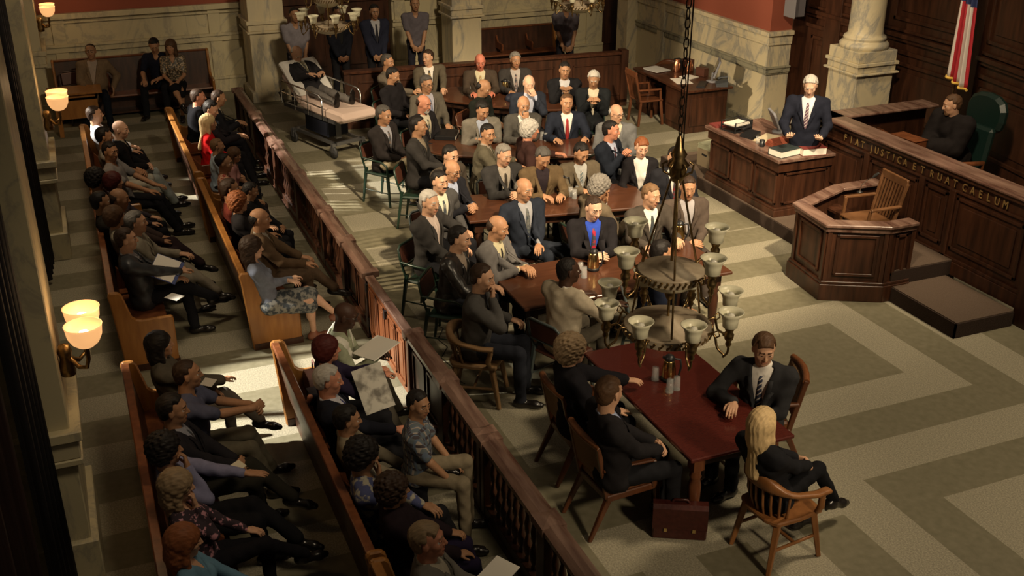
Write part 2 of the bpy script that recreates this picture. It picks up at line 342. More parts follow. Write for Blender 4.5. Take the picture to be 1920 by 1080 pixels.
# ------------------------------------------------------------------ bar rail between the gallery and the well
def baluster(b, x, y, z0, z1):
    h = z1-z0
    b.lathe([(.024,0),(.024,.05*h),(.016,.08*h),(.034,.2*h),(.038,.3*h),(.018,.45*h),(.014,.5*h),(.026,.58*h),(.03,.68*h),(.016,.85*h),(.024,.92*h),(.024,h)], (x, y, z0), 8)
def rail(name, x0, x1, label, kinds, y0=2.47, y1=2.63, zt=.75, cap=WRAIL, body=WD, posts=(True, True), group='sections of the bar rail'):
    """runs along x; kinds: per bay 'p' panel or 'b' balusters"""
    t = thing(name, label, 'railing', (x0, (y0+y1)/2, 0), 0, group); yc = (y0+y1)/2
    b = MB(); L_ = x1-x0
    b.box(0, L_, y0-yc-.0, y1-yc, zt-.05, zt-.012); b.ext([(y0-yc,zt-.012),(y0-yc+.05,zt+.012),(y1-yc-.05,zt+.012),(y1-yc,zt-.012)], 0, 0, L_)
    b.build('cap_rail', cap, t)
    c = MB(); c.box(0, L_, -.055, .055, 0, .14); c.box(0, L_, -.07, .07, 0, .05); c.box(0, L_, -.04, .04, zt-.13, zt-.05); c.build('base_rail', body, t, bevel=.006)
    n = len(kinds); w = L_/n
    for i in range(n+1):
        if (i == 0 and not posts[0]) or (i == n and not posts[1]): continue
        x = i*w; p = MB(); p.box(max(0,x-.07), min(L_,x+.07), -.062, .062, .05, zt-.05); p.build('post', body, t, bevel=.006)
        if i in (0, n) or True:
            q = MB(); xx0, xx1 = max(-.01, x-.10), min(L_+.01, x+.10); xm = (xx0+xx1)/2
            q.box(xx0, xx1, y0-yc-.012, y1-yc+.012, zt-.055, zt+.008)
            zt2 = zt+.008; v = [(xx0,y0-yc-.012,zt2),(xx1,y0-yc-.012,zt2),(xx1,y1-yc+.012,zt2),(xx0,y1-yc+.012,zt2),(xm,0,zt+.028)]
            q.add(v, [(0,1,4),(1,2,4),(2,3,4),(3,0,4)]); q.build('post_cap', cap, t)
    for i, k in enumerate(kinds):
        a, e = i*w+.07, (i+1)*w-.07
        if k == 'p':
            nn = max(1, round((e-a)/.45))
            p = MB(); p.box(a, e, -.02, .02, .14, zt-.13)
            for j in range(nn):
                u, v = a+(e-a)*j/nn+.03, a+(e-a)*(j+1)/nn-.03
                for sy in (-1, 1):
                    for (p0, p1, q0, q1) in ((u, v, .17, .20), (u, v, zt-.19, zt-.16), (u, u+.03, .17, zt-.16), (v-.03, v, .17, zt-.16)):
                        p.box(p0, p1, min(sy*.02, sy*.035), max(sy*.02, sy*.035), q0, q1)
            p.build('panel', body, t, bevel=.004)
        else:
            m = max(3, round((e-a)/.115))
            for j in range(m):
                p = MB(); baluster(p, a+(e-a)*(j+.5)/m, 0, .14, zt-.13); p.build('baluster', body, t)
    return t
rail('bar_rail', -18.4, -15.05, 'far section of the wooden bar rail beside the red-jacketed spectator', 'pb')
rail('bar_rail', -15.03, -12.12, 'balustered bar rail section between the hospital gurney and the pews', 'bb')
rail('bar_rail', -12.10, -10.07, 'carved bar rail section ending at the open gate, brightly lit on top', 'bp')
rail('bar_rail', -8.66, -6.72, 'panelled bar rail section beside the plaid-shirted boy', 'pb')
rail('bar_rail', -6.70, -3.2, 'bar rail section with turned balusters closest to the camera', 'bbb')
def gate(x0, x1, label):
    t = thing('swing_gate', label, 'gate', (x0, 2.53, 0), 0, 'half-height gates in the bar'); L_ = x1-x0
    g = MB(); g.box(0, L_, -.022, .022, .03, .70)
    for sy in (-1, 1):
        for (a, e) in ((.05, L_/2-.02), (L_/2+.02, L_-.05)):
            for (p0, p1, q0, q1) in ((a, e, .1, .13), (a, e, .60, .63), (a, a+.03, .1, .63), (e-.03, e, .1, .63)):
                g.box(p0, p1, min(sy*.022, sy*.036), max(sy*.022, sy*.036), q0, q1)
            g.box(a+.08, e-.08, min(sy*.022, sy*.03), max(sy*.022, sy*.03), .18, .55)
    g.build('gate_panel', WMID, t, bevel=.004)
    c = MB(); c.box(0, L_, -.045, .045, .70, .735); c.build('gate_cap', WRAIL, t, bevel=.006)
    for z in (.15, .55): h = MB(); h.box(-.02, .02, -.05, -.02, z, z+.09); h.build('hinge', BLACK, t)
gate(-10.04, -9.38, 'left leaf of the wooden swing gate, hinged at the far post'); gate(-9.36, -8.69, 'right leaf of the wooden swing gate, nearest the white-vested man')
# dark panelled low bar at the back of the well
t = thing('low_partition', 'dark panelled low partition behind the farthest table', 'partition', (-17.86, 4.25, 0), radians(-4.4))
b = MB(); L_ = 5.2; b.box(-.05, .05, 0, L_, 0, .95); b.box(-.07, .07, 0, L_, 0, .12); b.build('panel_body', WD, t)
b = MB(); b.box(-.09, .09, 0, L_, .95, 1.0); b.build('cap_rail', WDH, t, bevel=.008)
for i in range(4):
    y = i*1.3; b = MB(); b.box(-.075, .075, y+.02 if i else 0, y+.12, 0, .97); b.build('post', WD, t, bevel=.006)
    p = MB()
    for (p0, p1, q0, q1) in ((y+.25, y+1.2, .2, .23), (y+.25, y+1.2, .78, .81), (y+.25, y+.28, .2, .81), (y+1.17, y+1.2, .2, .81)): p.box(.05, .068, p0, p1, q0, q1)
    p.build('panel_moulding', WD, t, bevel=.004)
b = MB(); b.box(-.10, .10, L_-.12, L_+.02, 0, 1.03); b.build('post', WD, t, bevel=.008)
# ------------------------------------------------------------------ pews (run along x, face +y)
def pew(x0, x1, yb, label, group='pews in the public gallery', zt=.87, light=False, rot=0, loc=None):
    t = thing('pew', label, 'pew', loc or (x0, yb, 0), rot, group); L_ = x1-x0
    b = MB(); b.ext([(0,.30),(.035,.30),(-.055+.0,.0+zt-.02),(-.09,zt-.02)], 0, .03, L_-.03); b.build('backrest', WD, t)
    c = MB(); c.ext([(-.105,zt-.03),(-.04,zt-.03),(-.035,zt),(-.10,zt+.005)], 0, .03, L_-.03); c.build('top_rail', WPEW if light else WMID, t, bevel=.006)
    s = MB(); s.ext([(.0,.36),(.0,.385),(.42,.40),(.43,.38),(.42,.365)], 0, .03, L_-.03); s.build('seat', WMID, t)
    k = MB(); k.box(.03, L_-.03, .04, .07, 0, .36); k.box(.03, L_-.03, .06, .36, .06, .09); k.build('seat_support', WD, t)
    n = 3
    for i in range(1, n):
        x = L_*i/n; d = MB(); d.ext([(.0,.46),(.36,.46),(.38,.56),(.34,.60),(.12,.60),(.02,.72)], 0, x-.018, x+.018); d.build('arm_divider', WMID, t, bevel=.006)
    prof = [(-.04,0),(.47,0),(.47,.52),(.46,.55),(.17,.55),(.12,.565),(.085,.60),(.02,zt-.02),(-.01,zt+.01),(-.09,zt+.015),(-.115,zt-.02),(-.10,zt-.1)]
    for x, nm in ((0, 'end_panel'), (L_-.045, 'end_panel')):
        e = MB(); e.ext(prof, 0, x, x+.045); e.build(nm, WPEW, t, bevel=.012)
        f = MB(); f.box(x-.008, x+.053, -.03, .48, 0, .07); f.build('end_plinth', WD, t)
    return t
pew(-17.1, -13.72, 1.35, 'far pew beside the bar holding the red-jacketed woman', light=True)
pew(-13.50, -10.24, 1.35, 'pew beside the bar ending at the long-haired woman in a pale blouse', light=True)
pew(-8.68, -5.48, 1.36, 'pew beside the bar where the white-vested man sits nearest the gate')
pew(-16.6, -13.72, .09, 'far window-side pew with the white-shirted man at its end', light=True)
pew(-13.50, -10.24, .09, 'window-side pew ending at the dark-suited man holding a white paper')
pew(-8.78, -5.3, .10, 'window-side pew closest to the camera, with the curly-haired man in a blue shirt')
pew(-5.44, -3.0, 1.36, 'pew at the bottom edge holding the fair-haired man in a grey jacket', light=True)
pew(0, 2.7, 0, 'dark bench against the left of the rear wall with three people on it', rot=pi/2*3, loc=(-20.50, 2.4, 0), group='benches along the rear wall', zt=1.0)
pew(0, 2.0, 0, 'empty dark bench against the rear wall behind the low partition', rot=pi/2*3, loc=(-20.95, 9.6, 0), group='benches along the rear wall', zt=.86)
# side table and chair in the far left corner
def table(name, label, cx, cy, lx, ly, h=.75, rz=0, top=WTAB, leg=WD, legs='turned', group=None, panel=False):
    t = thing(name, label, 'table', (cx, cy, 0), rz, group)
    b = MB(); b.box(-lx/2, lx/2, -ly/2, ly/2, h-.035, h); b.build('table_top', top, t, bevel=.008)
    a = MB(); i = .09
    for (x0, x1, y0, y1) in ((-lx/2+i, lx/2-i, -ly/2+i, -ly/2+i+.025), (-lx/2+i, lx/2-i, ly/2-i-.025, ly/2-i), (-lx/2+i, -lx/2+i+.025, -ly/2+i, ly/2-i), (lx/2-i-.025, lx/2-i, -ly/2+i, ly/2-i)): a.box(x0, x1, y0, y1, h-.14, h-.035)
    if panel: a.box(lx/2-i-.02, lx/2-i, -ly/2+i, ly/2-i, .3, h-.1)
    a.build('apron', leg, t)
    for sx in (-1, 1):
        for sy in (-1, 1):
            l = MB(); x, y = sx*(lx/2-.13), sy*(ly/2-.13)
            if legs == 'turned':
                l.cbox((x, y, h-.11), (.095,.095,.15)); l.lathe([(.035,0),(.045,.02),(.032,.06),(.042,.14),(.05,.3),(.052,.42),(.038,.48),(.05,.50),(.04,.52),(.045,h-.18)], (x, y, 0), 12)
            else: l.cbox((x, y, (h-.03)/2), (.07,.07,h-.03))
            l.build('leg', leg if top is not WTABR else WMID, t)
    return t
table('counsel_table', 'large red-brown counsel table closest to the camera', -6.715, 4.30, 1.86, .93, top=WTABR, group=None)
table('conference_table', 'rectangular brown table with one gold jug, second from the camera', -9.15, 4.88, .98, 2.36, legs='turned')
table('conference_table', 'brown table in the middle with two gold jugs and four glasses', -11.32, 5.22, .90, 2.30, rz=radians(-9))
def oval_table(label, cx, cy, lx, ly, rz):
    t = thing('curved_table', label, 'table', (cx, cy, 0), rz)
    poly = [(lx/2*math.copysign(abs(cos(a))**.6, cos(a)), ly/2*math.copysign(abs(sin(a))**.75, sin(a))) for a in [2*pi*k/40 for k in range(40)]]
    b = MB(); b.prism(poly, .715, .75); b.build('table_top', WTAB, t, bevel=.008)
    a = MB(); a.prism([(x*.88, y*.9) for x, y in poly], .62, .715); a.build('apron', WD, t)
    for sx in (-1, 1):
        for sy in (-1, 1): l = MB(); l.lathe([(.04,0),(.03,.08),(.05,.35),(.03,.48),(.045,.62)], (sx*lx*.28, sy*ly*.32, 0), 10); l.build('leg', WD, t)
oval_table('wide brown table with a black binder on it, fourth from the camera', -13.62, 5.70, 1.1, 2.6, radians(-22))
oval_table('farthest brown table, in front of the low partition', -16.1, 6.5, 1.1, 2.4, radians(-42))
table('side_desk', 'plain wooden desk in the far left corner beside the drape', -19.35, .0, .58, .86, top=WPEW, leg=WPEW, legs='sq', panel=True)
# ------------------------------------------------------------------ judge's bench
t = thing('judges_bench', 'long dark wood bench with gilt lettering where the judge sits', 'bench desk', (-11.45, 9.15, .18))
F = MB(); L_ = 3.8; H_ = 1.22
F.box(0, L_, 0, .08, 0, H_-.04); F.box(0, .08, 0, 1.75, 0, H_-.04)
F.build('front_body', WD, t)
P = MB()
P.box(-.02, L_, -.05, 0, 0, .16); P.box(-.02, L_, -.035, 0, .16, .2)
P.box(-.02, L_, -.03, 0, H_-.26, H_-.23); P.box(-.02, L_, -.05, 0, H_-.09, H_-.04)
for i, (a, c) in enumerate([(.22,.98),(1.12,1.98),(2.12,2.48),(2.62,3.62)]):
    for (p0, p1, q0, q1) in ((a, c, .28, .32), (a, c, H_-.34, H_-.30), (a, a+.04, .28, H_-.3), (c-.04, c, .28, H_-.3)): P.box(p0, p1, -.028, 0, q0, q1)
    P.box(a+.11, c-.11, -.018, 0, .38, H_-.40)
for x in (.1, 1.05, 2.05, 2.55): P.box(x-.045, x+.045, -.035, 0, 0, H_-.24)
P.box(3.72, 3.95, -.06, .2, -.18, 1.05)
P.build('panelling', WD, t, bevel=.005)
C = MB(); C.box(-.06, L_, -.08, .24, H_-.04, H_); C.box(-.06, .26, -.08, 1.8, H_-.04, H_)
C.build('cap', WRAIL, t, bevel=.012)
D = MB(); D.box(.26, L_, .3, .95, .72, .75); D.box(.9, 1.5, .38, .72, .75, .98); D.build('inner_desk', WMID, t, bevel=.006)
# gilt lettering
GILT = mat('gilt lettering', (.34,.22,.08), .45, metal=.5)
def letter(ch, size, m, parent, xc, y, z, w=None):
    cu = bpy.data.curves.new('letter', 'FONT'); cu.body = ch; cu.size = size; cu.extrude = .003; cu.offset = .0006
    o = bpy.data.objects.new('letter_curve', cu); COL.objects.link(o); bpy.context.view_layer.update()
    me = bpy.data.meshes.new_from_object(o.evaluated_get(bpy.context.evaluated_depsgraph_get())); bpy.data.objects.remove(o)
    xs_ = [v.co.x for v in me.vertices]; mid = (min(xs_)+max(xs_))/2
    for v in me.vertices: v.co = Vector((xc+(v.co.x-mid)*.85, y-v.co.z, z+v.co.y))
    me.materials.clear(); me.materials.append(m); me.name = 'letter'; o = bpy.data.objects.new('letter', me); COL.objects.link(o); o.parent = parent; return o
for wd, xa, xb in (('FIAT', .62, .96), ('JUSTICA', 1.12, 1.74), ('ET', 1.90, 2.04), ('RUAT', 2.20, 2.57), ('CAELUM', 2.72, 3.32)):
    for i, ch in enumerate(wd): letter(ch, .125, GILT, t, xa+(xb-xa)*i/(len(wd)-1), -.036, 1.02)
# things on the bench
def simple(name, label, cat, fn, mats, loc, rz=0, group=None, bevel=0):
    b = MB(); fn(b); o = b.build(name, mats, loc=loc, bevel=bevel); o.rotation_euler = (0,0,rz); return tag(o, label, cat, group)
def monitor(label, loc, rz, s=1., scr=None, tilt=-12):
    t = thing('monitor', label, 'monitor', loc, rz)
    b = MB(); b.M = Matrix.Rotation(radians(tilt), 4, 'X'); b.box(-.19*s, .19*s, -.015, .02, .10*s, .42*s); b.build('bezel', mat('grey plastic', (.22,.22,.24), .5), t, bevel=.006)
    b = MB(); b.M = Matrix.Rotation(radians(tilt), 4, 'X'); b.box(-.165*s, .165*s, -.019, -.014, .125*s, .395*s); b.build('screen', mat('dark screen', (.008,.008,.012), .12), t)
    b = MB(); b.box(-.02, .02, .0, .03, 0.02, .16*s); b.lathe([(.11*s,0),(.11*s,.012),(.03,.02)], (0,.02,0), 16); b.build('stand', mat('grey plastic', (.22,.22,.24), .5), t)
    return t
monitor('flat dark monitor seen from behind on the judge\'s desk', (-10.85, 9.75, .93), radians(160), .62, tilt=-20)
def goose(label, loc, rz, l=.28):
    t = thing('gooseneck_microphone', label, 'microphone', loc, rz)
    b = MB(); b.lathe([(.035,0),(.035,.01),(.012,.02)], (0,0,0), 12); b.build('base', BLACK, t)
    b = MB(); b.tube([(0,0,.01),(0,.01,l*.4),(0,.07,l*.75),(0,.14,l)], .006, 8); b.build('stem', CHROME, t)
    b = MB(); b.tube([(0,.13,l-.01),(0,.155,l+.02),(0,.19,l+.055)], [.012,.02,.013], 10); b.build('head', mat('dark foam', (.02,.02,.02), .9), t)
goose('gooseneck microphone in front of the judge', (-9.72, 9.5, .93), radians(-10))
goose('gooseneck microphone at the far corner of the judge\'s bench', (-11.1, 9.62, .93), radians(50), .2)
goose('gooseneck microphone inside the empty witness box', (-9.55, 8.35, 1.02), radians(-60), .22)
def tray(label, loc, rz, cm, n=2, paper=True, w=.26, d=.34):
    t = thing('letter_tray', label, 'tray', loc, rz)
    for k in range(n):
        z = .012+k*.075; b = MB(); b.box(-w/2, w/2, -d/2, d/2, z-.012, z)
        b.tube([(-w/2,-d/2,z),(-w/2,-d/2,z+.05),(-w/2,d/2,z+.05),(-w/2,d/2,z)], .005, 6); b.tube([(w/2,-d/2,z),(w/2,-d/2,z+.05),(w/2,d/2,z+.05),(w/2,d/2,z)], .005, 6)
        b.box(-w/2, w/2, d/2-.008, d/2, z, z+.055); b.build('tray', cm, t)
    if n > 1:
        b = MB()
        for sx in (-1,1):
            for sy in (-1,1): b.cbox((sx*w/2, sy*d/2, n*.0375), (.012,.012,n*.075))
        b.build('corner_posts', cm, t)
    if paper: simple('paper_stack', 'papers lying in the ' + label, 'papers', lambda b: b.box(-w/2+.02, w/2-.02, -d/2+.02, d/2-.02, 0, .02), PAPER, (loc[0], loc[1], loc[2]+.012+(n-1)*.075+.001), rz)
    return t
tray('chrome-edged letter tray beside the judge', (-10.62, 10.05, .93), radians(8), CHROME, 1)
tray('black tray at the rear edge of the judge\'s desk', (-10.55, 10.42, .93), radians(8), BLACK, 2, paper=False)
simple('desk_box', 'low brown wooden box on the judge\'s desk', 'box', lambda b: (b.box(-.2,.2,-.1,.1,0,.14), b.box(-.21,.21,-.11,.11,.14,.155)), WMID, (-10.35, 9.72, 1.165), radians(5), bevel=.005)
simple('desk_phone', 'dark desk telephone on the judge\'s desk', 'telephone', lambda b: (b.ext([(-.1,0),(.1,0),(.1,.07),(-.1,.03)], 0, -.11, .11), b.tube([(-.12,-.07,.07),(-.1,0,.09),(-.1,.1,.10)], [.025,.016,.025], 8)), BLACK, (-10.1, 9.5, .93), radians(20))
# judge's chair
def judge_chair(loc, rz):
    t = thing('executive_chair', 'high-backed green leather swivel chair behind the judge', 'chair', loc, rz); t.scale = (1.02,)*3
    s = MB(); s.box(-.27,.27,-.25,.27,.44,.54); s.build('seat', LEATHG, t, bevel=.04)
    b = MB(); b.ext([(-.30,.50),(-.22,.50),(-.26,.80),(-.29,1.06),(-.40,1.06),(-.36,.80)], 0, -.27, .27); b.build('lower_back', LEATHG, t, bevel=.035)
    h = MB(); pts = [(-.27,1.02),(.27,1.02),(.31,1.16),(.31,1.30),(.26,1.40),(.15,1.46),(0,1.48),(-.15,1.46),(-.26,1.40),(-.31,1.30),(-.31,1.16)]
    h.M = Matrix.Translation((0,-.05,0)) @ Matrix.Rotation(radians(4), 4, 'X'); h.ext(pts, 1, -.37, -.24); h.build('headrest', LEATHG, t, bevel=.045)
    for sx in (-1, 1):
        a = MB(); a.tube([(sx*.3,-.2,.5),(sx*.31,-.2,.66),(sx*.31,.12,.68),(sx*.3,.18,.62)], [.02,.03,.035,.025], 8); a.build('armrest', WMID, t)
    p = MB(); p.lathe([(.03,.08),(.03,.44)], (0,0,0), 10)
    for k in range(5): a = 2*pi*k/5; p.bar((0,0,.09), (.3*cos(a), .3*sin(a), .05), .04, .04)
    p.build('pedestal', BLACK, t)
# ------------------------------------------------------------------ witness box
t = thing('witness_box', 'polygonal dark wood witness stand with an empty chair inside', 'witness stand', (0,0,0))
out = [(-10.05,9.05),(-10.05,8.42),(-9.72,7.62),(-9.05,7.55),(-8.74,8.14),(-8.74,8.5)]
def offp(poly, d):
    n = len(poly); res = []
    for i in range(n):
        p = Vector(poly[i]); a = Vector(poly[max(i-1,0)]); c = Vector(poly[min(i+1,n-1)])
        n1 = (p-a).normalized() if i > 0 else (c-p).normalized(); n2 = (c-p).normalized() if i < n-1 else n1
        m1 = Vector((-n1.y, n1.x)); m2 = Vector((-n2.y, n2.x)); m = (m1+m2).normalized(); k = 1/max(.4, m.dot(m1)); res.append(tuple(p+m*d*k))
    return res
def ribbon(b, poly, d0, d1, z0, z1):
    a = offp(poly, d0); c = offp(poly, d1)
    for i in range(len(poly)-1):
        b.prism([a[i], a[i+1], c[i+1], c[i]], z0, z1)
W = MB(); ribbon(W, out, 0, .05, .17, .90); W.build('side_walls', WD, t)
W = MB(); ribbon(W, out, -.05, .02, 0, .20); ribbon(W, out, -.035, .02, .20, .235); W.build('plinth', WD, t, bevel=.006)
W = MB(); ribbon(W, out, -.06, .12, .89, .93); ribbon(W, out, -.035, .02, .83, .89); W.build('cap', WRAIL, t, bevel=.008)
W = MB()
for i in range(len(out)-1):
    p = Vector(out[i]); q = Vector(out[i+1]); L_ = (q-p).length; d = (q-p)/L_
    if L_ < .3: continue
    a = p+d*.1; c = q-d*.1
    for (aa, cc, z0, z1) in ((a, c, .3, .335), (a, c, .765, .8), (a, a+d*.035, .3, .8), (c-d*.035, c, .3, .8), (p, p+d*.05, .2, .85), (q-d*.05, q, .2, .85)):
        wseg(W, aa, cc, z0, z1, .03, -.022)
W.build('panel_mouldings', WD, t, bevel=.004)
W = MB(); W.box(-9.98, -9.3, 8.2, 8.4, .70, .73); W.build('ledge', WD, t)
# ------------------------------------------------------------------ clerk's desk
t = thing('clerks_desk', 'dark panelled clerk desk covered with files on the platform', 'desk', (0,0,0))
b = MB(); b.box(-12.72, -11.08, 8.32, 9.15, .18, .92); b.build('body', WD, t)
b = MB(); b.box(-12.80, -11.0, 8.24, 9.22, .935, .98); b.build('desk_top', WRAIL, t, bevel=.008)
b = MB(); b.box(-12.76, -11.04, 8.28, 9.19, .18, .27); b.box(-12.75, -11.05, 8.29, 9.18, .27, .30); b.box(-12.76, -11.04, 8.28, 9.19, .80, .935)
for i in range(3):
    a = -12.70+i*.555; c = a+.50
    for (p0, p1, q0, q1) in ((a, c, .34, .37), (a, c, .74, .77), (a, a+.03, .34, .77), (c-.03, c, .34, .77)): b.box(p0, p1, 8.295, 8.325, q0, q1)
for (p0, p1, q0, q1) in ((8.40, 9.08, .34, .37), (8.40, 9.08, .74, .77), (8.40, 8.43, .34, .77), (9.05, 9.08, .34, .77)): b.box(-11.085, -11.055, p0, p1, q0, q1)
b.build('panelling', WD, t, bevel=.004)
b = MB(); b.box(-11.062, -11.05, 8.29, 8.3, .3, .8); 
def book(label, loc, rz, sz, cover, group=None):
    t = thing('book', label, 'book', loc, rz, group); w, d, h = sz
    b = MB(); b.box(-w/2+.006, w/2-.006, -d/2+.006, d/2-.004, .006, h-.006); b.build('page_block', PAPER, t)
    b = MB(); b.box(-w/2, w/2, -d/2, d/2, 0, .006); b.box(-w/2, w/2, -d/2, d/2, h-.006, h); b.box(-w/2, w/2, d/2-.006, d/2, 0, h); b.build('cover', cover, t)
CZ = .981
RUST = mat('rust red folder card', (.28,.07,.035), .7); MAROON = mat('maroon book cloth', (.16,.03,.025), .6); SLATE = mat('dark slate book cloth', (.03,.04,.04), .5); BUFF = mat('buff card', (.5,.42,.28), .75)
book('thick black book at the front corner of the clerk desk', (-11.22, 8.48, CZ), radians(100), (.36,.24,.09), SLATE)
book('thick maroon book beside the black one on the clerk desk', (-11.16, 8.83, CZ), radians(80), (.34,.30,.10), MAROON)
simple('folder_stack', 'pile of rust red folders on the clerk desk', 'folders', lambda b: [b.box(-.2+.01*k, .2+.01*k, -.26, .26-.008*k, k*.016, k*.016+.013) for k in range(5)], RUST, (-11.53, 8.78, CZ), radians(10))
simple('folder', 'open buff folder on the clerk desk behind the mug', 'folder', lambda b: (b.box(-.15,.15,-.2,.2,0,.006), b.box(-.14,.16,-.19,.19,.006,.02)), BUFF, (-11.85, 8.68, CZ), radians(30))
simple('black_mug', 'small black mug on the clerk desk', 'mug', lambda b: (b.lathe([(.035,0),(.038,.09),(.034,.09),(.032,.01),(0,.01)], (0,0,0), 14), b.tube([(.036,0,.07),(.06,0,.06),(.06,0,.03),(.036,0,.02)], .006, 6)), BLACK, (-11.62, 8.4, CZ))
def tumbler(b, r=.03, h=.1): b.lathe([(0,.0),(r*.85,.0),(r,h),(r-.003,h),(r*.85-.003,.006),(0,.006)], (0,0,0), 14)
simple('water_glass', 'clear water glass on the clerk desk beside the mug', 'glass', lambda b: tumbler(b), GLASS, (-11.75, 8.42, CZ))
tray('black two-tier letter tray on the clerk desk', (-12.42, 8.52, CZ), radians(15), BLACK, 2)
simple('maroon_notebook', 'thin maroon notebook at the far end of the clerk desk', 'notebook', lambda b: b.box(-.1,.1,-.14,.14,0,.025), MAROON, (-12.68, 8.44, CZ), radians(-5))
monitor('dark monitor facing away at the back of the clerk desk', (-12.1, 9.02, CZ), radians(160), .8, tilt=-25)
simple('desk_lamp_head', 'black phone and cables beside the letter trays', 'telephone', lambda b: (b.ext([(-.1,0),(.1,0),(.1,.08),(-.1,.03)], 0, -.1, .1), b.tube([(-.1,-.06,.09),(-.08,0,.11),(-.08,.1,.12)], [.025,.016,.025], 8), b.tube([(.1,0,.03),(.2,-.05,.01),(.3,.05,.01),(.36,-.08,.01),(.45,-.05,.01)], .008, 6)), BLACK, (-12.05, 8.5, CZ), radians(20))
bpy.data.objects['desk_lamp_head'].name = 'desk_telephone'
def carton(label, loc, rz):
    t = thing('file_box', label, 'box', loc, rz)
    b = MB(); b.box(-.17,.17,-.2,.2,0,.27); b.build('carton', mat('tan cardboard', (.27,.21,.13), .8), t)
    b = MB(); b.box(-.06,.06,-.203,-.2,.17,.2); b.build('hand_hole', BLACK, t)
carton('cardboard file box on the floor beside the clerk desk', (-13.25, 8.75, .18), radians(5))
simple('file_pile', 'loose pale green files piled on the cardboard box', 'files', lambda b: [b.box(-.17+.02*(k%2), .19-.03*(k%2), -.2, .17+.02*(k%3), k*.014, k*.014+.012) for k in range(6)], mat('pale green card', (.4,.41,.28), .8), (-13.25, 8.75, .452), radians(12))
# ------------------------------------------------------------------ stenographer's desk by the marble wall
t = thing('office_desk', 'dark wood desk with a computer against the marble wall', 'desk', (-16.15, 10.04, 0), radians(0))
b = MB(); b.box(-1.0, .88, -.62, .30, .72, .76); b.build('desk_top', WDH, t, bevel=.008)
b = MB(); b.box(.10, .80, -.55, .25, 0, .72); b.box(-.95, -.45, -.55, .25, 0, .72); b.box(-.45, .1, .2, .24, .1, .72); b.build('pedestals', WD, t, bevel=.005)
for z in (.12, .42):
    b = MB(); b.box(.16, .72, -.57, -.55, z, z+.26); b.build('drawer', WD, t, bevel=.005)
    b = MB(); b.box(-.9, -.5, -.57, -.55, z, z+.26); b.build('drawer', WD, t, bevel=.005)
b = MB(); b.box(.80, .82, -.48, .18, .12, .6); b.build('side_panel', WD, t, bevel=.005)
monitor('small flat monitor with a dark screen on the wall-side desk', (-15.72, 10.18, .76), radians(-30), .95, tilt=-18)
simple('keyboard', 'black keyboard in front of the wall-side monitor', 'keyboard', lambda b: (b.box(-.21,.21,-.07,.07,0,.02), b.box(-.2,.2,-.06,.06,.02,.026)), BLACK, (-15.55, 9.90, .76), radians(-40))
simple('paper', 'white sheet of paper on the wall-side desk', 'paper', lambda b: b.box(-.2,.2,-.14,.14,0,.004), PAPER, (-15.93, 9.72, .7605), radians(-12))
simple('paper', 'smaller paper pad behind the sheet on the wall-side desk', 'paper', lambda b: b.box(-.12,.12,-.12,.12,0,.012), PAPER, (-16.12, 9.98, .7605), radians(20))
simple('papers', 'grey and white papers at the far end of the wall-side desk', 'papers', lambda b: (b.box(-.2,.2,-.15,.15,0,.012), b.box(-.1,.25,-.22,.02,.012,.02)), mat('grey paper', (.4,.4,.38), .8), (-16.85, 9.75, .7605), radians(12))
def copper_jug(label, loc):
    t = thing('copper_jug', label, 'jug', loc)
    b = MB(); b.lathe([(.06,0),(.07,.03),(.07,.14),(.05,.19),(.045,.21),(.05,.22),(0,.225)], (0,0,0), 16); b.build('body', COPPER, t)
    b = MB(); b.tube([(.05,0,.19),(.1,0,.17),(.1,0,.08),(.068,0,.05)], .008, 8); b.build('handle', COPPER, t)
copper_jug('tall copper jug on the wall-side desk', (-16.55, 9.98, .76)); copper_jug('second copper jug, partly behind the first', (-16.40, 10.14, .76))
simple('telephone', 'dark grey telephone at the near end of the wall-side desk', 'telephone', lambda b: (b.ext([(-.1,0),(.1,0),(.1,.09),(-.1,.04)], 0, -.12, .12), b.tube([(-.1,-.06,.09),(-.09,0,.11),(-.09,.1,.12)], [.025,.018,.025], 8)), mat('dark grey plastic', (.05,.055,.06), .45), (-15.42, 10.2, .76), radians(-30))
for k, (x, y, h) in enumerate([(-16.8, 10.18, .16), (-16.6, 10.24, .2), (-16.15, 10.26, .14)]):
    simple('desk_file', ['dark upright file box near the far end of the wall-side desk', 'tall dark file box behind the copper jugs', 'low dark file box beside the wall-side monitor'][k], 'file box', lambda b: (b.box(-.1,.1,-.06,.06,0,h), b.box(-.09,.09,-.065,-.06,.02,h-.03)), [BLACK, LEATHV, LEATHV][k], (x, y, .76), radians(8*k), bevel=.004)
# ------------------------------------------------------------------ column on a pedestal
t = thing('stone_column', 'cream marble column on a square pedestal behind the clerk', 'column', (-12.93, 10.99, .18))
t['kind'] = 'structure'; del t['category']; del t['label']; t.name = 'trim_20'
b = MB(); b.box(-.33,.33,-.33,.33,0,1.32); b.box(-.35,.35,-.35,.35,0,.12); b.build('pedestal', MARB, t, bevel=.006)
b = MB(); b.box(-.39,.39,-.39,.39,1.32,1.35); b.box(-.35,.35,-.35,.35,1.35,1.45); b.box(-.38,.38,-.38,.38,1.45,1.50); b.box(-.345,.345,-.345,.345,1.50,1.66); b.build('pedestal_cap', MARB, t, bevel=.006)
b = MB(); b.lathe([(.34,1.66),(.36,1.69),(.36,1.73),(.33,1.76),(.30,1.775),(.30,1.79),(.315,1.81),(.30,1.84),(.265,1.855),(.255,1.88),(.25,2.0),(.235,5.5)], (0,0,0), 36); b.build('shaft', MARB, t)
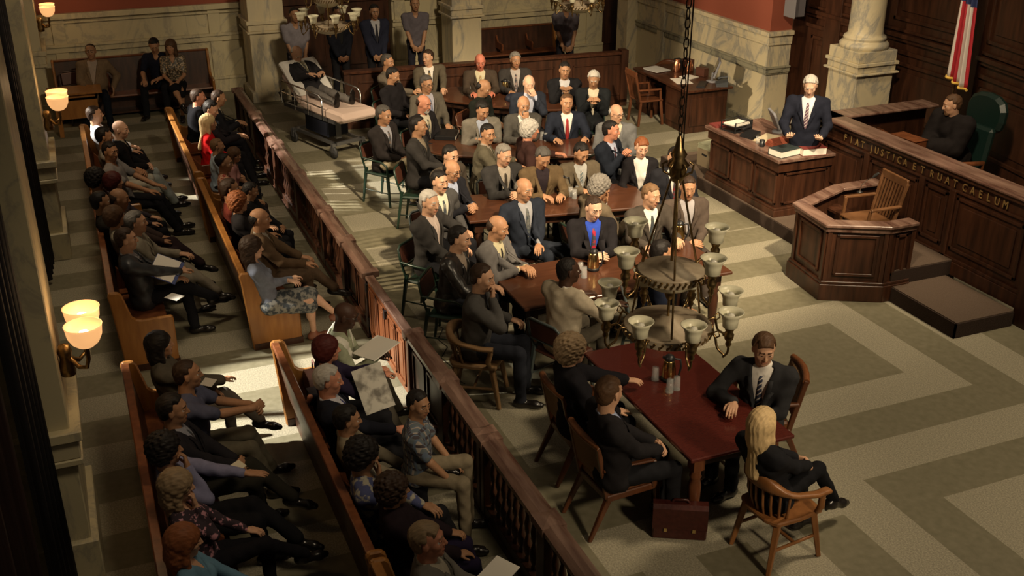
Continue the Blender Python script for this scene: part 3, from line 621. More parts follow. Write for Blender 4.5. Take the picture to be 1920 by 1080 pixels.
# ------------------------------------------------------------------ flag
t = thing('flag_stand', 'american flag with gold fringe hanging behind the judge', 'flag', (-10.76, 10.72, .10))
b = MB(); b.tube([(0,0,.03),(.0,0,4.3)], .014, 10); b.build('pole', BRASS, t)
b = MB(); b.lathe([(.16,0),(.16,.02),(.05,.05),(.03,.1)], (0,0,0), 16); b.build('base', BRASS, t)
FR = mat('flag red', (.38,.02,.03), .7); FW = mat('flag white', (.62,.55,.5), .7); FB = mat('flag blue', (.02,.03,.10), .7); GOLD = mat('gold fringe', (.65,.42,.08), .6)
# draped cloth: u across the (folded) width, v down
fl = MB(); nu, nv = 52, 40
def fp(u, v):   # u 0..1 over width, v 0 top .. 1 bottom
    w = .10+.26*v
    x = -w*.35+w*u*1.0 + .012*sin(u*22+v*3)
    y = -.045+.05*sin(u*20+1.2*v)*(0.5+.5*v)
    z = 4.25-2.42*v-.14*u*v
    return (x, y, z)
V = [fp(i/nu, j/nv) for j in range(nv+1) for i in range(nu+1)]
for j in range(nv):
    for i in range(nu):
        q = (j*(nu+1)+i, j*(nu+1)+i+1, (j+1)*(nu+1)+i+1, (j+1)*(nu+1)+i)
        stripe = int(i/nu*9) % 2; m = 0 if stripe == 0 else 1
        if j < nv*.58: m = 2
        fl.f.append(q); fl.m.append(m); fl.sm.append(True)
fl.v = V
o = fl.build('flag_cloth', [FR, FW, FB], t); sm = o.modifiers.new('s', 'SOLIDIFY'); sm.thickness = .006
fr = MB(); fr.tube([Vector(fp(0, j/nv))+Vector((-.008,-.006,0)) for j in range(nv+1)], .009, 6); fr.tube([Vector(fp(i/nu, 1))+Vector((0,-.004,-.015)) for i in range(nu+1)], .018, 6); fr.build('gold_fringe', GOLD, t)
st = MB()
for j in range(6):
    for i in range(3):
        u = .16+.3*i+(.12 if j % 2 else 0); v = .06+.09*j; c = Vector(fp(min(u,.95), v))+Vector((.0,-.012,0)); r = .018
        pts = []
        for k in range(10): a = pi/2+2*pi*k/10; rr_ = r if k % 2 == 0 else r*.4; pts.append(tuple(c+Vector((cos(a)*rr_, 0, sin(a)*rr_))))
        st.add(pts, [tuple(range(10))])
o = st.build('stars', FW, t); sm = o.modifiers.new('s', 'SOLIDIFY'); sm.thickness = .003
# ------------------------------------------------------------------ chairs (local: faces +y, origin on the floor under the seat)
def green_chair(label, loc, rz, arms=False, frame=GREENM, name='office_chair', group='metal-framed chairs around the tables'):
    t = thing(name, label, 'chair', loc, rz, group)
    s = MB(); s.box(-.21,.21,-.2,.21,.43,.465); s.build('seat', LEATHV if frame is not GREENM else GREENM, t, bevel=.015)
    f = MB(); pts = [(-.20,-.2,.5),(-.205,-.25,.66),(-.20,-.28,.80),(-.15,-.29,.83),(.15,-.29,.83),(.20,-.28,.80),(.205,-.25,.66),(.20,-.2,.5)]
    f.tube(pts, .014, 8); f.tube([(-.2,-.24,.6),(.2,-.24,.6)], .011, 8); f.build('back_frame', frame, t)
    b = MB(); b.ext([(-.235,.615),(-.255,.615),(-.295,.815),(-.272,.815)], 0, -.175, .175); b.build('back_pad', LEATHV, t, bevel=.006)
    for sx in (-1, 1):
        l = MB(); l.bar((sx*.19,.19,.44), (sx*.2,.22,0), .036, .036, w2=.022, h2=.022); l.build('leg', frame, t)
        l = MB(); l.bar((sx*.19,-.19,.52), (sx*.2,-.27,0), .036, .036, w2=.022, h2=.022); l.build('leg', frame, t)
        l = MB(); l.tube([(sx*.195,.2,.2),(sx*.198,-.22,.2)], .008, 6); l.build('stretcher', frame, t)
        if arms:
            l = MB(); l.tube([(sx*.205,-.25,.66),(sx*.24,-.1,.665),(sx*.24,.12,.66),(sx*.21,.2,.6),(sx*.2,.2,.44)], .014, 8); l.build('armrest', frame, t)
    return t
def leather_chair(label, loc, rz):
    t = thing('leather_armchair', label, 'chair', loc, rz, 'leather-backed counsel chairs')
    s = MB(); s.box(-.25,.25,-.22,.26,.38,.46); s.build('seat', LEATHB, t, bevel=.02)
    a = MB(); a.box(-.265,.265,-.235,.275,.33,.39); a.build('seat_rail', WCH, t, bevel=.008)
    b = MB(); b.ext([(-.235,.50),(-.265,.50),(-.335,.84),(-.29,.84)], 0, -.22, .22); b.build('backrest', CANE, t, bevel=.008)
    b = MB(); pts = [(-.26,-.315,.85),(-.13,-.34,.862),(0,-.35,.866),(.13,-.34,.862),(.26,-.315,.85)]; b.tube(pts, .03, 10); b.build('crest_roll', LEATHB, t)
    for sx in (-1, 1):
        b = MB(); b.bar((sx*.235,-.22,.36), (sx*.245,-.32,.86), .04, .045); b.build('back_post', WCH, t, bevel=.006)
        b = MB(); b.bar((sx*.23,-.2,.36), (sx*.245,-.37,0), .05, .055, w2=.03, h2=.035); b.build('leg', WCH, t, bevel=.006)
        b = MB(); b.bar((sx*.23,.23,.36), (sx*.24,.26,0), .05, .05, w2=.03, h2=.03); b.build('leg', WCH, t, bevel=.006)
        b = MB(); b.bar((sx*.26,-.28,.64), (sx*.28,.16,.62), .05, .03); b.bar((sx*.28,.16,.62), (sx*.26,.2,.36), .04, .05); b.build('armrest', WCH, t, bevel=.008)
    t.scale = (.86, 1, 1)
    st = MB()
    for k in range(16): z = .52+.32*k/15; st.cbox((-.214, -.262-.07*k/15, z), (.008,.008,.008)); st.cbox((.214, -.262-.07*k/15, z), (.008,.008,.008))
    st.box(-.214,.214,-.262,-.258,.515,.519)
    st.build('brass_studs', BRASSB, t)
    return t
def bankers_chair(label, loc, rz, wood=WOAK, hi=.80, tilt=0.):
    t = thing('wooden_armchair', label, 'chair', loc, rz, 'slatted wooden armchairs'); t.scale = (.92, 1, 1)
    s = MB(); pr = [(-.23,-.20),(-.12,-.25),(.12,-.25),(.23,-.20),(.255,0),(.24,.22),(.0,.245),(-.24,.22),(-.255,0)]; s.prism(pr, .41, .45); s.build('seat', wood, t, bevel=.01)
    n = 14; arc = [radians(200+140*k/n) for k in range(n+1)]
    def A(a, z, r=.29, dy=.02): return Vector((r*cos(a), r*.98*sin(a)+dy, z))
    w = MB(); P_ = [Vector((-.29,.20,.655)), Vector((-.30,.08,.66))]+[A(a, .675+ (hi-.12-.66)*max(0, -sin(a))**2.5) for a in arc]+[Vector((.30,.08,.66)), Vector((.29,.20,.655))]
    m_ = (len(P_)-1)/2; w.sweep(P_, [.062 if 1 < i < len(P_)-2 else .075 for i in range(len(P_))], [.034+.10*max(0, 1-(abs(i-m_)/5.5)**2) for i in range(len(P_))])
    w.build('arm_bow', wood, t)
    for k in range(9):
        a = radians(212+116*k/8); z1 = .70+(hi-.12-.66)*max(0, -sin(a))**2.5-.02
        b = MB(); b.tube([A(a, .445, .235), A(a, .55, .27), A(a, z1)], [.013,.012,.011], 6); b.build('spindle', wood, t)
    for sx in (-1, 1):
        b = MB(); b.tube([(sx*.235,.16,.44),(sx*.285,.15,.52),(sx*.265,.17,.60),(sx*.285,.16,.66)], [.02,.028,.026,.02], 8); b.build('arm_post', wood, t)
        for sy, yy in ((1,.19),(-1,-.19)):
            b = MB(); b.bar((sx*.19,yy*.9,.42), (sx*.235,yy*1.3,0), .052, .052, w2=.036, h2=.036); b.build('leg', wood, t, bevel=.006)
        b = MB(); b.tube([(sx*.21,.2,.2),(sx*.215,-.21,.2)], .014, 8); b.build('stretcher', wood, t)
    b = MB(); b.tube([(-.21,.0,.2),(.21,.0,.2)], .014, 8); b.build('stretcher', wood, t)
    return t
def slat_chair(label, loc, rz, wood=WOAK):    # tall slat back
    t = thing('wooden_armchair', label, 'chair', loc, rz, 'slatted wooden armchairs')
    s = MB(); s.box(-.23,.23,-.22,.22,.42,.45); s.build('seat', wood, t, bevel=.008)
    for sx in (-1, 1):
        b = MB(); b.bar((sx*.2,-.2,.42), (sx*.22,-.31,.90), .04, .035); b.build('back_post', wood, t, bevel=.005)
        for yy in (-.19,.19): b = MB(); b.bar((sx*.2,yy,.42), (sx*.22,yy*1.2,0), .042, .042); b.build('leg', wood, t, bevel=.005)
        b = MB(); b.bar((sx*.235,-.25,.64), (sx*.25,.16,.64), .05, .028); b.bar((sx*.24,.15,.64), (sx*.23,.17,.44), .035, .035); b.build('armrest', wood, t, bevel=.006)
    b = MB(); b.bar((-.235,-.305,.90), (.235,-.305,.90), .03, .10); b.build('crest_rail', wood, t, bevel=.008)
    for k in range(7): x = -.15+.05*k; b = MB(); b.bar((x,-.205,.45), (x*1.05,-.30,.86), .022, .012); b.build('slat', wood, t)
    return t
# ------------------------------------------------------------------ chandeliers
RGT = Vector((cos(YAW), sin(YAW), 0)); TWD = Vector((sin(YAW), -cos(YAW), 0))
def arc_pt(r, th): return RGT*(r*cos(radians(th)))+TWD*(r*sin(radians(th)))
def chandelier(label, c):
    t = thing('chandelier', label, 'chandelier', c, 0, 'brass chandeliers with glass bell shades')   # origin at lower shade rim height
    def disc(z, r, nm):
        b = MB(); b.lathe([(r,-.055),(r*1.02,-.05),(r*.98,-.035),(r*1.03,-.02),(r*.99,-.005),(r,.0),(r*.98,.004),(r*.66,.010),(r*.65,.016),(r*.40,.02),(r*.39,.03),(r*.30,.034),(r*.29,.045),(r*.2,.049),(r*.19,.058),(.02,.062),(.0,.062)], (0,0,z), 40); b.build(nm, mat('tarnished brass plate', (.34,.27,.19), .5, metal=.15, col2=(.46,.38,.27), scale=12), t)
        g = MB()
        for k in range(36):
            a = 2*pi*k/36; g.tube([(r*1.0*cos(a), r*1.0*sin(a), z-.05), (r*1.03*cos(a+.1), r*1.03*sin(a+.1), z-.008)], .008, 5)
        g.build('rope_moulding', BRASS, t)
        f = MB(); f.lathe([(.0,-.15),(r*.3,-.145),(r*.6,-.12),(r*.85,-.08),(r*.96,-.05)], (0,0,z), 32); f.build('glass_bowl', FROST, t)
    disc(-.21, .30, 'lower_plate'); disc(.20, .225, 'upper_plate')
    s = MB(); s.tube([(0,0,-.3),(0,0,.95)], .010, 8); s.lathe([(0,-.42),(.012,-.40),(.02,-.37),(.01,-.35),(.02,-.34)], (0,0,0), 10); s.lathe([(.02,-.02),(.035,.02),(.02,.05),(.03,.09),(.018,.12)], (0,0,0), 12); s.build('centre_stem', BRASS, t)
    h = MB(); h.lathe([(.01,.80),(.035,.82),(.055,.86),(.05,.9),(.075,.93),(.04,.97),(.055,1.0),(.03,1.04),(.02,1.1),(0,1.14)], (0,0,0), 14)
    for k in range(6):
        a = radians(60*k); h.tube([(.05*cos(a),.05*sin(a),.86),(.09*cos(a),.09*sin(a),.88),(.1*cos(a),.1*sin(a),.93),(.07*cos(a),.07*sin(a),.95)], .008, 6)
    h.build('crown_hub', BRASS, t)
    for k in range(3):
        d = arc_pt(1, 92+120*k); r = MB(); r.tube([d*.03+Vector((0,0,.87)), d*.21+Vector((0,0,.20)), d*.22+Vector((0,0,.12)), d*.27+Vector((0,0,-.19))], .008, 6); r.build('support_rod', BRASS, t)
    def lampset(th, R, zr, rin, zin):
        d = arc_pt(1, th); base = d*R
        a = MB(); P_ = [d*rin+Vector((0,0,zin)), d*(rin+.06)+Vector((0,0,zin+.02)), d*(rin+.09)+Vector((0,0,zin-.07)), d*(rin+.14)+Vector((0,0,zr-.33)), d*(R-.03)+Vector((0,0,zr-.345)), base+Vector((0,0,zr-.30)), base+Vector((0,0,zr-.22))]
        # smooth the arm with Catmull-Rom
        Q = []
        for i in range(len(P_)-1):
            p0 = P_[max(i-1,0)]; p1 = P_[i]; p2 = P_[i+1]; p3 = P_[min(i+2,len(P_)-1)]
            for s_ in range(4):
                u = s_/4; Q.append(.5*((2*p1)+(p2-p0)*u+(2*p0-5*p1+4*p2-p3)*u*u+(3*p1-p0-3*p2+p3)*u**3))
        Q.append(P_[-1]); a.tube(Q, .0085, 6)
        a.tube([d*(rin+.05)+Vector((0,0,zin+.03)), d*(rin+.09)+Vector((0,0,zin+.06)), d*(rin+.10)+Vector((0,0,zin+.02)), d*(rin+.07)+Vector((0,0,zin))], .006, 5)
        a.build('arm', BRASS, t)
        b = MB(); b.lathe([(.0,-.27),(.012,-.26),(.022,-.24),(.016,-.22),(.03,-.20),(.034,-.17),(.022,-.15),(.034,-.125),(.036,-.115)], tuple(base+Vector((0,0,zr))), 10); b.build('lamp_cup', BRASS, t)
        g = MB(); g.lathe([(.034,-.115),(.05,-.11),(.054,-.06),(.064,-.03),(.087,0),(.083,.002),(.060,-.027),(.049,-.06),(.045,-.10),(.03,-.105)], tuple(base+Vector((0,0,zr))), 22); g.build('bell_shade', FROST, t)
        q = MB(); q.lathe([(.012,-.11),(.014,-.08),(.028,-.055),(.03,-.035),(.02,-.018),(0,-.012)], tuple(base+Vector((0,0,zr))), 12); q.build('bulb', BULB, t)
    for k in range(8): lampset(-12+44.5*k, .445, 0, .28, -.22)
    for k in range(4): lampset(57+90*k, .39, .42, .22, .19)
    ch = MB(); z = 1.12; i = 0
    while z < 7.2:
        w = .018; L2 = .075 if i % 2 == 0 else .07
        pts = []
        for k in range(9):
            a = 2*pi*k/8; u = w*cos(a); pts.append((u if i % 2 == 0 else 0, 0 if i % 2 == 0 else u, z+L2/2+L2/2*sin(a)))
        ch.tube(pts, .0045, 5, cap=False); z += L2-.012; i += 1
    ch.tube([(.03,.01,1.05),(.035,.012,2.2),(.02,.015,3.3),(.03,.0,7.2)], .005, 5)
    ch.build('hanging_chain', mat('dark bronze', (.035,.025,.017), .45, metal=.6), t)
    return t
c0 = chandelier('large brass chandelier with glass bell shades hanging in front of the jurors, nearest the camera', at(1255, 555, 2.2))
dup(c0, at(1083, -16, 2.2), .3, 'brass chandelier hiding the face of the guard by the rear bench')
dup(c0, at(616, 20, 2.2), .15, 'brass chandelier in front of the suited men by the dark doors')
# ------------------------------------------------------------------ hospital gurney
GA = radians(19); G0 = Vector((-16.95, 3.72, 0))
gt = thing('hospital_gurney', 'chrome-railed hospital stretcher on wheels with a white pillow end', 'stretcher', tuple(G0), GA)    # local +x towards the feet
PINK = mat('pale pink mattress cover', (.55,.42,.36), .8, bump=.1, scale=15); WHITE = mat('white pillow linen', (.72,.70,.66), .85, bump=.2, scale=9); NAVY = mat('navy nylon bag', (.012,.016,.035), .6)
b = MB(); b.ext([(-.3,.66),(.85,.62),(1.0,.66),(1.02,.76),(.95,.80),(-.25,.80)], 1, -.32, .32); b.ext([(-.3,.68),(-.22,.80),(-.72,1.16),(-.82,1.08)], 1, -.32, .32); b.build('mattress', PINK, gt, bevel=.04)
b = MB(); b.ext([(-.28,.81),(-.78,1.19),(-.86,1.25),(-.80,1.33),(-.70,1.28),(-.24,.88)], 1, -.34, .34); b.build('pillow', WHITE, gt, bevel=.05)
b = MB(); b.box(-.8,.75,-.3,-.26,.58,.64); b.box(-.8,.75,.26,.3,.58,.64); b.box(-.8,-.76,-.3,.3,.58,.64); b.box(.7,.75,-.3,.3,.58,.64); b.build('upper_frame', STEEL, gt)
for sy in (-1, 1):
    b = MB(); y = sy*.36
    b.tube([(-.75,y,.66),(-.75,y,.98),(-.70,y,1.03),(.40,y,1.0),(.48,y,.95),(.48,y,.62)], .014, 8)
    b.tube([(-.75,y,.84),(.48,y,.81)], .010, 8)
    for x in (-.35, .05): b.tube([(x,y,1.02),(x,y,.62)], .009, 8)
    b.build('side_rail', CHROME, gt)
b = MB(); b.tube([(-.78,-.3,.66),(-.98,-.28,.76),(-1.02,-.15,.78)], .012, 6); b.tube([(-.78,.3,.66),(-.98,.28,.76),(-1.02,.15,.78)], .012, 6); b.build('push_handle', BLACK, gt)
b = MB(); b.box(-.62,.62,-.26,-.22,.20,.25); b.box(-.62,.62,.22,.26,.20,.25); b.box(-.62,-.57,-.3,.3,.20,.25); b.box(.57,.62,-.3,.3,.20,.25); b.box(.28,.34,-.05,.05,.22,.62); b.box(-.42,-.36,-.05,.05,.22,.62); b.build('lower_frame', STEEL, gt)
for x in (-.6, .6):
    for y in (-.28, .28):
        w = MB(); w.M = Matrix.Translation((x, y, .1)) @ Matrix.Rotation(pi/2, 4, 'X'); w.lathe([(.0,-.018),(.05,-.02),(.075,-.018),(.1,-.016),(.1,.016),(.075,.018),(.05,.02),(0,.018)], (0,0,0), 22); w.build('wheel', mat('dark rubber', (.03,.03,.03), .6), gt)
        w = MB(); w.box(x-.03, x-.015, y-.03, y+.03, .1, .24); w.box(x+.015, x+.03, y-.03, y+.03, .1, .24); w.build('caster_fork', STEEL, gt)
ob = MB(); ob.box(-.34,.34,-.2,.2,0,.30); ob.ext([(-.3,.28),(.3,.28),(.34,.2),(.36,.42),(.1,.38),(-.2,.33)], 1, -.19, .19)
oo = ob.build('bag', NAVY, loc=tuple(G0+Vector((-.02,.0,.255))), bevel=.03); oo.rotation_euler = (0,0,GA); tag(oo, 'navy blue bag stowed on the frame under the stretcher', 'bag')
# ------------------------------------------------------------------ things on the tables
def jug(label, loc, rz, lit=BRASSB, s=1.):
    t = thing('coffee_jug', label, 'jug', loc, rz, 'insulated jugs on the tables'); t.scale = (s,)*3
    b = MB(); b.lathe([(.058,.03),(.062,.05),(.058,.12),(.047,.18),(.042,.195),(0,.2)], (0,0,0), 20); b.build('body', lit, t)
    b = MB(); b.lathe([(0,0),(.064,0),(.064,.03),(.058,.032)], (0,0,0), 20); b.lathe([(.044,.195),(.044,.215),(.03,.235),(0,.24)], (0,0,0), 16); b.tube([(.04,0,.205),(.09,0,.2),(.1,0,.13),(.085,0,.05),(.06,0,.03)], .009, 8); b.box(-.06,-.02,-.012,.012,.205,.22); b.build('lid_and_handle', BLACK, t)
GOLDJ = mat('amber gold metal', (.55,.36,.13), .22, metal=1.)
def glass(label, x, y, z=.751, inv=True):
    b = MB(); r = .034; h = .12
    if inv: b.lathe([(r,0),(r*.85,h),(0,h),(0,h-.006),(r*.85-.003,h-.006),(r-.003,0)], (0,0,0), 16)
    else: tumbler(b, r, h)
    o = b.build('drinking_glass', GLASS, loc=(x, y, z)); tag(o, label, 'glass', 'clear tumblers on the tables')
p = at(1253, 712, .75); jug('bronze jug on the red-brown counsel table between the tumblers', (p.x, p.y, .751), radians(60), COPPER if False else GOLDJ)
for (px, py, l) in ((1228, 712, 'upturned clear tumbler standing alone on the far side of the counsel table jug'), (1255, 735, 'nearer tumbler of the touching pair in front of the counsel table jug'), (1268, 730, 'farther tumbler of the touching pair in front of the counsel table jug')):
    q = at(px, py, .75); glass(l, q.x, q.y)
p = at(1112, 506, .75); jug('gold jug in front of the bald man with the red tie', (p.x, p.y, .751), radians(70))
q = at(1088, 512, .75); glass('clear tumbler beside the gold jug, nearer the man in the beige jacket', q.x, q.y); q = at(1095, 520, .75); glass('second clear tumbler near the beige-jacketed man, closer to the table edge', q.x, q.y)
p = at(1008, 363, .75); jug('gold jug behind the bald man in the navy suit', (p.x, p.y, .751), radians(70)); p = at(1053, 362, .75); jug('gold jug beside four clear tumblers on the middle table', (p.x, p.y, .751), radians(70))
for k, (px, py) in enumerate(((1070,368),(1077,372),(1083,366),(1088,360))):
    q = at(px, py, .75); glass('clear tumbler in the middle table cluster, ' + ['nearest the jug', 'nearest the table edge', 'between two others', 'farthest from the jug'][k], q.x, q.y)
p = at(947, 175, .75); jug('small gold jug on the farthest table', (p.x, p.y, .751), radians(70)); p = at(893, 168, .75); jug('gold jug on the farthest table near the tumblers', (p.x, p.y, .751), radians(70))
for k, (px, py) in enumerate(((874,172),(880,174),(886,170))):
    q = at(px, py, .75); glass('clear tumbler on the farthest table, ' + ['first of the row from the window side', 'middle of the row of three', 'beside the gold jug'][k], q.x, q.y)
for k, (px, py) in enumerate(((1016,262),(1024,264))):
    q = at(px, py, .75); glass('clear tumbler on the curved table ' + ['beside the white-haired man in maroon', 'beside the other one, toward the red tie'][k], q.x, q.y)
p = at(838, 256, .75)
simple('binder', 'closed black binder on the curved table', 'binder', lambda b: (b.box(-.15,.15,-.2,.2,0,.055), b.box(-.145,.153,-.19,.19,.01,.045,1), b.box(-.13,.0,-.15,.15,.055,.06)), [BLACK, PAPER], (p.x, p.y, .751), radians(62), bevel=.006)
p = at(1273, 452, .75); jug('dark jug near the end of the table behind the chandelier', (p.x, p.y, .751), radians(70), GOLDJ)
# hat on the farthest table
p = at(962, 188, .75); simple('cap', 'dark blue cap lying on the farthest table', 'cap', lambda b: (b.lathe([(.12,0),(.13,.03),(.11,.08),(.05,.11),(0,.115)], (0,0,0), 20), b.box(-.08,.08,.08,.2,0,.015)), NAVY, (p.x, p.y, .751), 1.)
# briefcase
def briefcase(loc, rz):
    t = thing('briefcase', 'oxblood leather briefcase standing on the floor by the table leg', 'briefcase', loc, rz)
    b = MB(); b.ext([(-.065,0),(.065,0),(.055,.27),(.03,.30),(-.03,.30),(-.055,.27)], 0, -.21, .21); b.build('body', LEATHR, t, bevel=.012)
    b = MB(); b.ext([(-.068,.10),(-.060,.28),(-.03,.308),(.03,.308),(.03,.301),(-.03,.301),(-.056,.276),(-.063,.10)], 0, -.212, .212); b.build('flap', LEATHR, t)
    b = MB(); b.tube([(-.07,0,.3),(-.05,0,.335),(.05,0,.335),(.07,0,.3)], .011, 8); b.build('handle', LEATHR, t)
    for x in (-.11,.11): b = MB(); b.box(x-.012, x+.012, -.075, -.062, .08, .11); b.build('clasp', BRASSB, t)
p = at(1272, 1003, 0); briefcase((p.x, p.y, 0), radians(62))
# chairs
leather_chair('leather armchair of the curly-haired woman at the counsel table', (-7.04, 3.58, 0), radians(1))
leather_chair('leather armchair of the dark-suited man seen from behind at the counsel table', (-6.30, 3.50, 0), radians(4))
leather_chair('dark armchair behind the man with the striped tie', (-6.62, 5.02, 0), radians(158))
bankers_chair('orange oak armchair the long-haired blonde woman sits on', (-5.44, 4.42, 0), radians(6), hi=.87)
slat_chair('empty slatted wooden chair inside the witness box', (-9.27, 8.27, .36), radians(176), mat('mid brown oak', (.09,.04,.016), .35, col2=(.15,.07,.03), scale=6))
slat_chair('mahogany chair beside the bailiff behind the clerk desk', (-11.2, 9.75, .18), radians(170), WCH)
slat_chair('dark wooden chair tucked at the wall-side desk', (-16.25, 9.22, 0), radians(-4), WCH)
bankers_chair('mahogany armchair behind the wall-side desk', (-17.25, 10.25, 0), radians(-120), WCH)
green_chair('dark metal chair behind the small desk in the far corner', (-20.1, .05, 0), radians(-80), frame=mat('dark brown metal', (.04,.02,.015), .4))
# ------------------------------------------------------------------ people: bodies grown as one blended surface (distance field -> surface nets)
V3 = lambda *a: np.array(a, float)
def rotm(ax, deg):
    a = radians(deg); c, s = cos(a), sin(a)
    if ax == 'x': return np.array([[1,0,0],[0,c,-s],[0,s,c]])
    if ax == 'y': return np.array([[c,0,s],[0,1,0],[-s,0,c]])
    return np.array([[c,-s,0],[s,c,0],[0,0,1]])
I3 = np.eye(3)
class Fr:   # frame: world(local person) = o + R @ q
    def __init__(s, o, R): s.o = np.array(o, float); s.R = R
    def p(s, *q): return s.o + s.R @ np.array(q, float)
class Prim:
    __slots__ = ('f','lo','hi','k','id','op')
def cap(a, b, ra, rb, k=.02, id=0, sc=None, op=0, R=None):
    """tapered capsule; sc = (R, (sx,sy,sz)) squashes it in a frame"""
    a = np.array(a, float); b = np.array(b, float); P = Prim(); m = max(ra, rb)
    if sc is not None:
        Rt = (sc[0]/np.array(sc[1])).T; mn = min(sc[1]); mx = max(sc[1]); a2 = Rt @ a; b2 = Rt @ b
    else: Rt = None; mn = mx = 1.; a2, b2 = a, b
    ba = b2-a2; L2 = max(ba @ ba, 1e-9)
    def f(X, Y, Z):
        if Rt is not None: X, Y, Z = (Rt[0,0]*X+Rt[0,1]*Y+Rt[0,2]*Z, Rt[1,0]*X+Rt[1,1]*Y+Rt[1,2]*Z, Rt[2,0]*X+Rt[2,1]*Y+Rt[2,2]*Z)
        x, y, z = X-a2[0], Y-a2[1], Z-a2[2]
        t = np.clip((x*ba[0]+y*ba[1]+z*ba[2])/L2, 0, 1)
        return (np.sqrt((x-t*ba[0])**2+(y-t*ba[1])**2+(z-t*ba[2])**2)-(ra+(rb-ra)*t))*mn
    P.f = f; P.lo = np.minimum(a, b)-m*mx; P.hi = np.maximum(a, b)+m*mx; P.k = k; P.id = id; P.op = op; return P
def ell(c, r, R=I3, k=.02, id=0, op=0):
    c = np.array(c, float); r = np.array(r, float); P = Prim()
    def f(X, Y, Z):
        x, y, z = X-c[0], Y-c[1], Z-c[2]
        u = (R[0,0]*x+R[1,0]*y+R[2,0]*z); v = (R[0,1]*x+R[1,1]*y+R[2,1]*z); w = (R[0,2]*x+R[1,2]*y+R[2,2]*z)
        k0 = np.sqrt((u/r[0])**2+(v/r[1])**2+(w/r[2])**2); k1 = np.sqrt((u/r[0]**2)**2+(v/r[1]**2)**2+(w/r[2]**2)**2)
        return k0*(k0-1)/np.maximum(k1, 1e-9)
    e = np.abs(R) @ r; P.f = f; P.lo = c-e; P.hi = c+e; P.k = k; P.id = id; P.op = op; return P
def polygonize(D, ids, org, h):
    ins = D < 0; nx, ny, nz = D.shape
    c = np.zeros((nx-1, ny-1, nz-1), np.int8)
    for dx in (0,1):
        for dy in (0,1):
            for dz in (0,1): c += ins[dx:nx-1+dx, dy:ny-1+dy, dz:nz-1+dz]
    act = (c > 0) & (c < 8); I = np.argwhere(act)
    if len(I) == 0: return None
    idx = np.full(act.shape, -1, np.int32); idx[act] = np.arange(len(I))
    co = np.array([(dx,dy,dz) for dx in (0,1) for dy in (0,1) for dz in (0,1)])
    vals = np.stack([D[I[:,0]+a, I[:,1]+b, I[:,2]+d] for a, b, d in co], 1)
    pos = np.zeros((len(I), 3)); cnt = np.zeros(len(I))
    for a in range(8):
        for b in range(a+1, 8):
            if np.abs(co[a]-co[b]).sum() != 1: continue
            va, vb = vals[:,a], vals[:,b]; m = (va < 0) != (vb < 0)
            t = np.where(m, va/np.where(m, va-vb, 1), 0)
            pos += np.where(m[:,None], co[a]+t[:,None]*(co[b]-co[a]), 0); cnt += m
    vid = ids[I[:,0], I[:,1], I[:,2]]
    V = org+h*(I+pos/cnt[:,None])
    Fs = []
    for ax in range(3):
        s0 = [slice(None)]*3; s1 = [slice(None)]*3; s0[ax] = slice(0,-1); s1[ax] = slice(1,None)
        A = ins[tuple(s0)]; B = ins[tuple(s1)]; ch = A != B
        o1, o2 = [(1,2),(2,0),(0,1)][ax]
        E = np.argwhere(ch); E = E[(E[:,o1] > 0) & (E[:,o2] > 0) & (E[:,o1] < D.shape[o1]-1) & (E[:,o2] < D.shape[o2]-1)]
        if len(E) == 0: continue
        q = []
        for d1, d2 in ((-1,-1),(0,-1),(0,0),(-1,0)):
            e = E.copy(); e[:,o1] += d1; e[:,o2] += d2; q.append(idx[e[:,0], e[:,1], e[:,2]])
        q = np.stack(q, 1); fl = ~A[E[:,0], E[:,1], E[:,2]]; q[fl] = q[fl][:, ::-1]
        Fs.append(q)
    F = np.concatenate(Fs); F = F[(F >= 0).all(1)]
    return V, F, vid[F[:,0]]
def grow(prims, h, noise=None, cut=None, post=None, exact=False):
    lo = np.min([p.lo for p in prims if p.op == 0], 0)-.03; hi = np.max([p.hi for p in prims if p.op == 0], 0)+.03
    n = np.ceil((hi-lo)/h).astype(int)+1
    ax = [(lo[i]+h*np.arange(n[i])).astype(np.float32) for i in range(3)]
    D = np.full(n, 1., np.float32); ids = np.zeros(n, np.int8); best = np.full(n, 9., np.float32)
    for p in prims:
        m = max(.025, p.k*1.2)+2*h
        i0 = np.maximum(((p.lo-m-lo)/h).astype(int), 0); i1 = np.minimum(((p.hi+m-lo)/h).astype(int)+2, n)
        if (i1 <= i0).any(): continue
        sl = tuple(slice(i0[i], i1[i]) for i in range(3))
        X = ax[0][sl[0]][:,None,None]; Y = ax[1][sl[1]][None,:,None]; Z = ax[2][sl[2]][None,None,:]
        d = p.f(X, Y, Z).astype(np.float32); E = D[sl]
        if p.op == 0:
            b = best[sl]; nb = d < b; ids[sl] = np.where(nb, p.id, ids[sl]); best[sl] = np.where(nb, d, b)
            if p.k > 0:
                hh = np.maximum(p.k-np.abs(d-E), 0)/p.k; D[sl] = np.minimum(d, E)-hh*hh*p.k*.25
            else: D[sl] = np.minimum(d, E)
        else: D[sl] = np.maximum(E, -d)
    if noise is not None or cut is not None or post is not None:
        X = ax[0][:,None,None]; Y = ax[1][None,:,None]; Z = ax[2][None,None,:]
        if noise is not None: D = D+noise(X, Y, Z).astype(np.float32)
        if cut is not None: D = np.maximum(D, cut(X, Y, Z).astype(np.float32))
    r = polygonize(D, ids, lo, h)
    if exact and r is not None:
        V, F, m = r; C = V[F].mean(1); bd = np.full(len(C), 9.); m = np.zeros(len(C), int)
        for p in prims:
            if p.op: continue
            d = p.f(C[:,0], C[:,1], C[:,2])-(.0012 if p.id else 0); nb = d < bd; bd = np.where(nb, d, bd); m = np.where(nb, p.id, m)
        r = (V, F, m)
    return r
